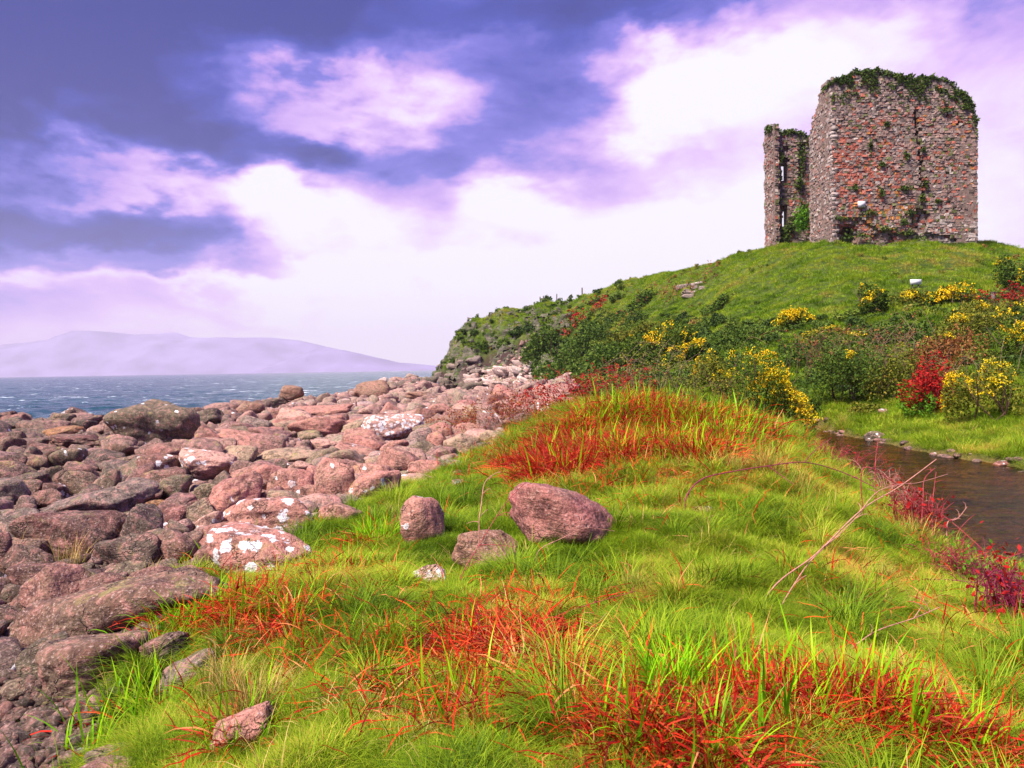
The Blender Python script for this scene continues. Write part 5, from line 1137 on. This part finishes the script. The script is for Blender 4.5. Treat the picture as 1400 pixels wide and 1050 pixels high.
    def rec_front(s, z):
        px, py = fpix(s, z); r = 0.0
        cx = np.interp(py, [150, 180, 200, 235, 265, 290, 310], [1252, 1254, 1258, 1260, 1262, 1263, 1258])
        if 150 < py < 312 and abs(px - cx) < (3.2 if 150 < py < 176 or 205 < py < 235 else 2.0): r = 1.3
        if abs(px - 1295) < 2.4 and 143 < py < 167: r = .7
        if abs(px - 1311) < 3.2 and abs(py - 168) < 3.2: r = .7
        if abs(px - 1321) < 2 and abs(py - 269) < 2: r = .5
        e = ((px - 1162) / 15) ** 2 + ((py - 322) / 18) ** 2
        if e < 1: r = 1.7 if e < .62 and px > 1152 else .45
        if ((px - 1258) / 14) ** 2 + ((py - 300) / 16) ** 2 < 1 and py > 283: r = max(r, .40)
        if abs(px - 1247) < 3 and 300 < py < 322: r = 1.3
        if py > 318 and 1185 < px < 1245: r = max(r, .3 + .2 * math.sin(px * .3))
        if py > np.interp(px, [1130, 1150, 1175, 1200, 1230, 1260, 1337], [322, 300, 296, 312, 318, 316, 330]) : r = max(r, .22)
        return r + .10 * fbm(np.array([[s * .5, z * .5, 3.0]]), 2)[0]
    def col_front(s, z):
        px, py = fpix(s, z); redl = math.exp(-((px - 1165) / 40) ** 2 - ((py - 250) / 50) ** 2) * 1.6; orr = math.exp(-((px - 1200) / 30) ** 2 - ((py - 290) / 25) ** 2); top = max(0, 1 - (py - 95) / 60); bot = max(0, (py - 285) / 40)
        n1 = fbm(np.array([[s * .35, z * .35, 1.0]]), 3)[0]; white = 1.4 * bot * (px > 1255)
        return pick([.26 + 1.5 * redl + .4 * n1, .9 + 1.2 * top, .75, .12 + .9 * top * .5 + .45 * bot + max(0, n1) * .5, .10 + white + .1 * top, .03 + 1.0 * orr, .13 + .15 * top])
    nohole = lambda s, z: False
    wall((XL, 61), (1, 0, 0), (0, -1, 0), Wd, top_front, rec_front, nohole, col_front, 'front_wall', batter=.0, thick=2.3)
    # left flank next to the front corner, broken off behind
    D1 = 4.6
    def top_l(s): 
        px = project(np.array([[XL, 61 + s, 20.0]]))[0][0]; py = np.interp(px, [1104, 1108, 1112, 1118, 1121, 1126, 1133, 1140], [196, 186, 160, 148, 128, 116, 110, 106]); return P_d(px, py, 61 + s)[2]
    col_l = lambda s, z: pick([.08, 1.0, .9, .04, .7, .0, .06])
    wall((XL, 61 + D1), (0, -1, 0), (-1, 0, 0), D1, lambda s: top_l(D1 - s), lambda s, z: .06 * fbm(np.array([[s, z * .6, 9.0]]), 2)[0] + (.25 if z < 14 and s < 3 else 0), nohole, col_l, 'left_wall', thin=D1 - 2.25, batter=.0)
    # far corner: short piece of the left flank and the back wall with two openings
    Y0, Y1 = 74.0, 77.2
    def top_b(s): return P_d(1052, 176, 76)[2] + .3 * math.sin(s * 2)
    wall((XL, Y1), (0, -1, 0), (-1, 0, 0), Y1 - Y0 - .45, top_b, lambda s, z: 0.05 * math.sin(z * 3), nohole, lambda s, z: pick([.15, .9, 1.0, .1, .5, .0, .1]), 'far_left_wall', batter=.0, thick=.42)
    wall((XL, Y0), (1, 0, 0), (0, -1, 0), .45, lambda s: top_b(3.2) - .5 * s, lambda s, z: .08 * math.sin(z * 2.1) + .06 * math.sin(z * 7) + .25 * s * (math.sin(z * 1.3) > .1), nohole, lambda s, z: pick([.15, .9, .8, .4 + s, .3, .0, .3]), 'far_wall_end', thick=.5)
    def bp(s, z):
        p = project(np.array([[XL + s, Y0 + .8, z]]))[0]; return p[0], p[1]
    def hole_b(s, z):
        px, py = bp(s, z); return (abs(px - 1073) < 3.2 and 222 < py < 246) or (abs(px - 1074) < 3.2 and 287 < py < 309)
    def top_back(s):
        px = 1060 + s / 5.0 * 60; return P_d(px, np.interp(px, [1058, 1066, 1074, 1086, 1098, 1104, 1112], [176, 181, 183, 181, 184, 190, 186]), Y0 + .8)[2]
    def rec_b(s, z):
        px, py = bp(s, z); r = 0
        if abs(px - 1072) < 5.5 and (214 < py < 250 or 280 < py < 314): r = .5
        if abs(px - 1096) < 5 and 195 < py < 245: r = .5
        if abs(px - 1073) < 5 and 200 < py < 206: r = .4
        return r + .12 * fbm(np.array([[s * .6, z * .6, 5.0]]), 2)[0]
    wall((XL + .05, Y0 + .8), (1, 0, 0), (0, -1, 0), Wd - .1, top_back, rec_b, hole_b, lambda s, z: pick([.3, 1, .6, .5, .15, .03, .45]), 'back_wall', batter=.0, thick=1.2)
    def top_right(s): return P_d(1334, 175, 61)[2] - s * .12
    wall((XR, 61.02), (0, 1, 0), (1, 0, 0), 13.6, top_right, lambda s, z: 0.0, nohole, lambda s, z: pick([.6, .8, .8, .1, .2, .1, .1]), 'right_wall', batter=.0)
    # quoins at the front left corner, pale dressed stones
    parts = []; z = zb; k = 0
    while z < top_front(0) - .5:
        h = g.uniform(.28, .42); a, b = (.55, .30) if k % 2 else (.30, .55); e = g.uniform(-.01, .02)
        x0, x1, y0, y1 = XL - e, XL + a, 61 - e, 61 + b
        v = np.array([[x, y, zz] for zz in (z + .02, z + h - .02) for x, y in ((x0, y0), (x1, y0), (x1, y1), (x0, y1))]) - base + g.normal(0, .012, (8, 3))
        parts.append((v, np.array([[0, 1, 5, 4], [1, 2, 6, 5], [2, 3, 7, 6], [3, 0, 4, 7], [4, 5, 6, 7], [3, 2, 1, 0]]))); z += h; k += 1
    vq, fq = joinm(parts); cq = np.repeat(np.array([[.42, .33, .30, 1]]), len(vq), 0) * np.repeat(g.uniform(.55, 1.2, (len(parts), 1)), 8, 0)
    tag(obj('corner_stones', mesh_np('corner_stones', vq, fq, [m], False, {'col': ('POINT', 'FLOAT_COLOR', cq)}), root), kind='stuff')
    # growth on the broken tops
    def turf(fn, name, n, m_=M_IVY, size=.17):
        C = np.array([fn() for _ in range(n)]) - base; tag(obj(name, mesh_np(name, *leafcards(g, C, size), [m_]), root), kind='stuff')
    def f1():
        s = g.uniform(-.15, Wd + .1); t = top_front(min(max(s, 0), Wd)); k = abs(g.normal(0, .22)); thick_ = .35 + .35 * math.sin(s * 1.1) ** 2
        return (XL + s, 61 + g.uniform(-.16, 1.6), t + g.uniform(-.25, .55) * thick_ + .05)
    turf(f1, 'wall_top_turf', 5200)
    def f2():
        s = g.uniform(0, Wd); t = top_front(s); dn = abs(g.normal(0, .8)); 
        while fbm(np.array([[s * .8, dn, 2.0]]), 2)[0] < .02: s = g.uniform(0, Wd); t = top_front(s); dn = abs(g.normal(0, .9))
        return (XL + s, 60.9 + g.uniform(-.06, .05), t - dn)
    turf(f2, 'ivy_on_upper_wall', 1700, M_IVY, .12)
    spots = [(1206,225,4,4),(1213,170,4,3),(1238,257,7,3),(1263,205,3,3),(1240,212,3,4),(1265,250,3,6),(1235,303,5,4),(1205,262,3,6),(1283,275,4,2),(1262,270,4,4),(1190,200,3,8),(1295,150,8,3),(1320,145,8,4),(1170,255,3,4),(1255,325,9,4),(1178,322,12,4),(1160,324,8,7),(1210,312,10,3),(1246,290,5,6),(1240,318,10,4),(1190,290,9,4),(1150,298,12,2)]
    def f3():
        a = spots[g.integers(len(spots))]; p = P_d(a[0] + g.normal(0, a[2] * .55), a[1] + g.normal(0, a[3] * .55), 60.88); p[1] += g.uniform(-.1, .08); return p
    turf(f3, 'wall_plants', 1500, M_IVY, .13)
    def f4():
        p = P_d(1047 + g.uniform(0, 64), 0, 75); s = p[0] - XL; px = project(np.array([[p[0], 74.8, 20]]))[0][0]
        return (p[0], 74.8 + g.uniform(-.2, 1.1), top_back(min(max(s, 0), 5)) + g.uniform(-.15, .35) * (1.6 if px < 1060 else 1))
    turf(f4, 'back_wall_turf', 1300)
    sp2 = [(1096,215,4,16),(1093,250,4,10),(1066,215,3,8),(1064,260,2,30),(1098,285,6,10),(1090,300,8,6),(1080,310,8,6),(1073,320,5,8),(1107,195,4,6),(1068,325,4,6)]
    def f5():
        a = sp2[g.integers(len(sp2))]; p = P_d(a[0] + g.normal(0, a[2] * .6), a[1] + g.normal(0, a[3] * .6), 74.6); p[1] += g.uniform(-.3, .15); return p
    turf(f5, 'back_wall_ivy', 1500, M_IVY, .17)
    def f6(): p = P_d(g.normal(1098, 5), g.normal(300, 7), 67 + g.uniform(-.6, .6)); return p
    turf(f6, 'bush_in_the_breach', 900, M_BRIGHT, .17)
    # plaque
    a = P_d(1174, 275, 60.75); b = P_d(1183, 283, 60.75); v = np.array([[x, y, z] for y in (60.74, 60.98) for x, z in ((a[0], b[2]), (b[0], b[2]), (b[0], a[2]), (a[0], a[2]))]) - base
    o = obj('plaque', mesh_np('plaque', v, np.array([[0, 1, 2, 3], [5, 4, 7, 6], [1, 5, 6, 2], [4, 0, 3, 7], [3, 2, 6, 7], [4, 5, 1, 0]]), [M_WHITE]), root)
castle()

# ------------------------------------------------------------------ fence posts and boards
def box(name, me_parent, c, s, m, root=None):
    v = np.array([[x, y, z] for z in (0, 1) for x, y in ((-.5, -.5), (.5, -.5), (.5, .5), (-.5, .5))]) * np.array(s) + np.array(c)
    return obj(name, mesh_np(name, v, np.array([[3, 2, 1, 0], [4, 5, 6, 7], [0, 1, 5, 4], [1, 2, 6, 5], [2, 3, 7, 6], [3, 0, 4, 7]]), [m]), root)
PZ = [(739,'leftmost'),(743,'second from left'),(761,'tallest lone'),(773,'short'),(796,'rightmost')]
for k, (px, w1) in enumerate(PZ):
    c = hit(px, 500); ys = np.linspace(88, 112, 120); v = pix_dir(px, 412); v = v / v[1]; zz = height(v[0] * ys, ys); el = (zz - CAMZ) / ys; j = int(np.argmax(el)); c = np.array([v[0] * ys[j], ys[j], zz[j]])
    h = [1.0, .9, 1.35, .7, 1.2][k]
    r = empty('fence_post', (c[0], c[1], c[2] - .15)); tag(r, '%s wooden fence post on the headland skyline' % w1, 'fence post', 'fence posts on the headland')
    bm_v = np.array([[x, y, z] for z in (0, h) for x, y in ((-.07, -.07), (.07, -.07), (.07, .07), (-.07, .07))]) + np.random.default_rng(k).normal(0, .012, (8, 3)); bm_v[4:, 0] += .05 * (k % 3 - 1)
    tip = np.array([[.05 * (k % 3 - 1), 0, h + .1]]); V8 = np.concatenate([bm_v, tip])
    obj('post', mesh_np('post', V8, [[0, 1, 5, 4], [1, 2, 6, 5], [2, 3, 7, 6], [3, 0, 4, 7], [4, 5, 8], [5, 6, 8], [6, 7, 8], [7, 4, 8]], [M_POST]), r)
c = hit(1252, 396); s = c[1] / F; r = empty('notice_board', tuple(c)); tag(r, 'small white notice board standing on the grass slope below the castle', 'sign')
box('board', None, (0, 0, 7 * s), (15 * s, .06, 7 * s), M_WHITE, r); box('post', None, (-4 * s, .05, -.1), (.08, .06, 8 * s + .1), M_POST, r); box('post', None, (4 * s, .05, -.1), (.08, .06, 8 * s + .1), M_POST, r)
c = hit(1369, 424); s = c[1] / F; r = empty('white_marker', tuple(c)); tag(r, 'small white marker post among the shrubs near the right edge', 'marker post'); box('post', None, (0, 0, -.1), (3.2 * s, 3 * s, 9 * s), M_WHITE, r); box('cap', None, (0, 0, 9 * s - .1), (4.2 * s, 4 * s, 1.2 * s), M_WHITE, r)
c = hit(1358, 414); s = c[1] / F; r = empty('gate_post', tuple(c)); tag(r, 'dark wooden post left of the small white marker', 'post'); box('post', None, (0, 0, -.1), (4 * s, 4 * s, 16 * s), M_POST, r); box('cap', None, (0, 0, 16 * s - .1), (4.6 * s, 4.6 * s, 1.0 * s), M_POST, r)

# ------------------------------------------------------------------ sea haze
def haze():
    x0, x1, y0, y1, z0, z1 = -9000, 9000, -200, 9000, -9, 480
    v = [(x, y, z) for z in (z0, z1) for x, y in ((x0, y0), (x1, y0), (x1, y1), (x0, y1))]
    m, n = mat('sea_haze'); p = n.n('ShaderNodeVolumePrincipled'); p.inputs['Color'].default_value = (.93, .84, 1.0, 1); p.inputs['Density'].default_value = 1.25e-4
    if 'Anisotropy' in p.inputs: p.inputs['Anisotropy'].default_value = .0
    o = n.n('ShaderNodeOutputMaterial'); n.l(p.outputs[0], o.inputs['Volume'])
    tag(obj('haze', mesh_np('haze', v, np.array([[3, 2, 1, 0], [4, 5, 6, 7], [0, 1, 5, 4], [1, 2, 6, 5], [2, 3, 7, 6], [3, 0, 4, 7]]), [m])), kind='stuff')
haze()
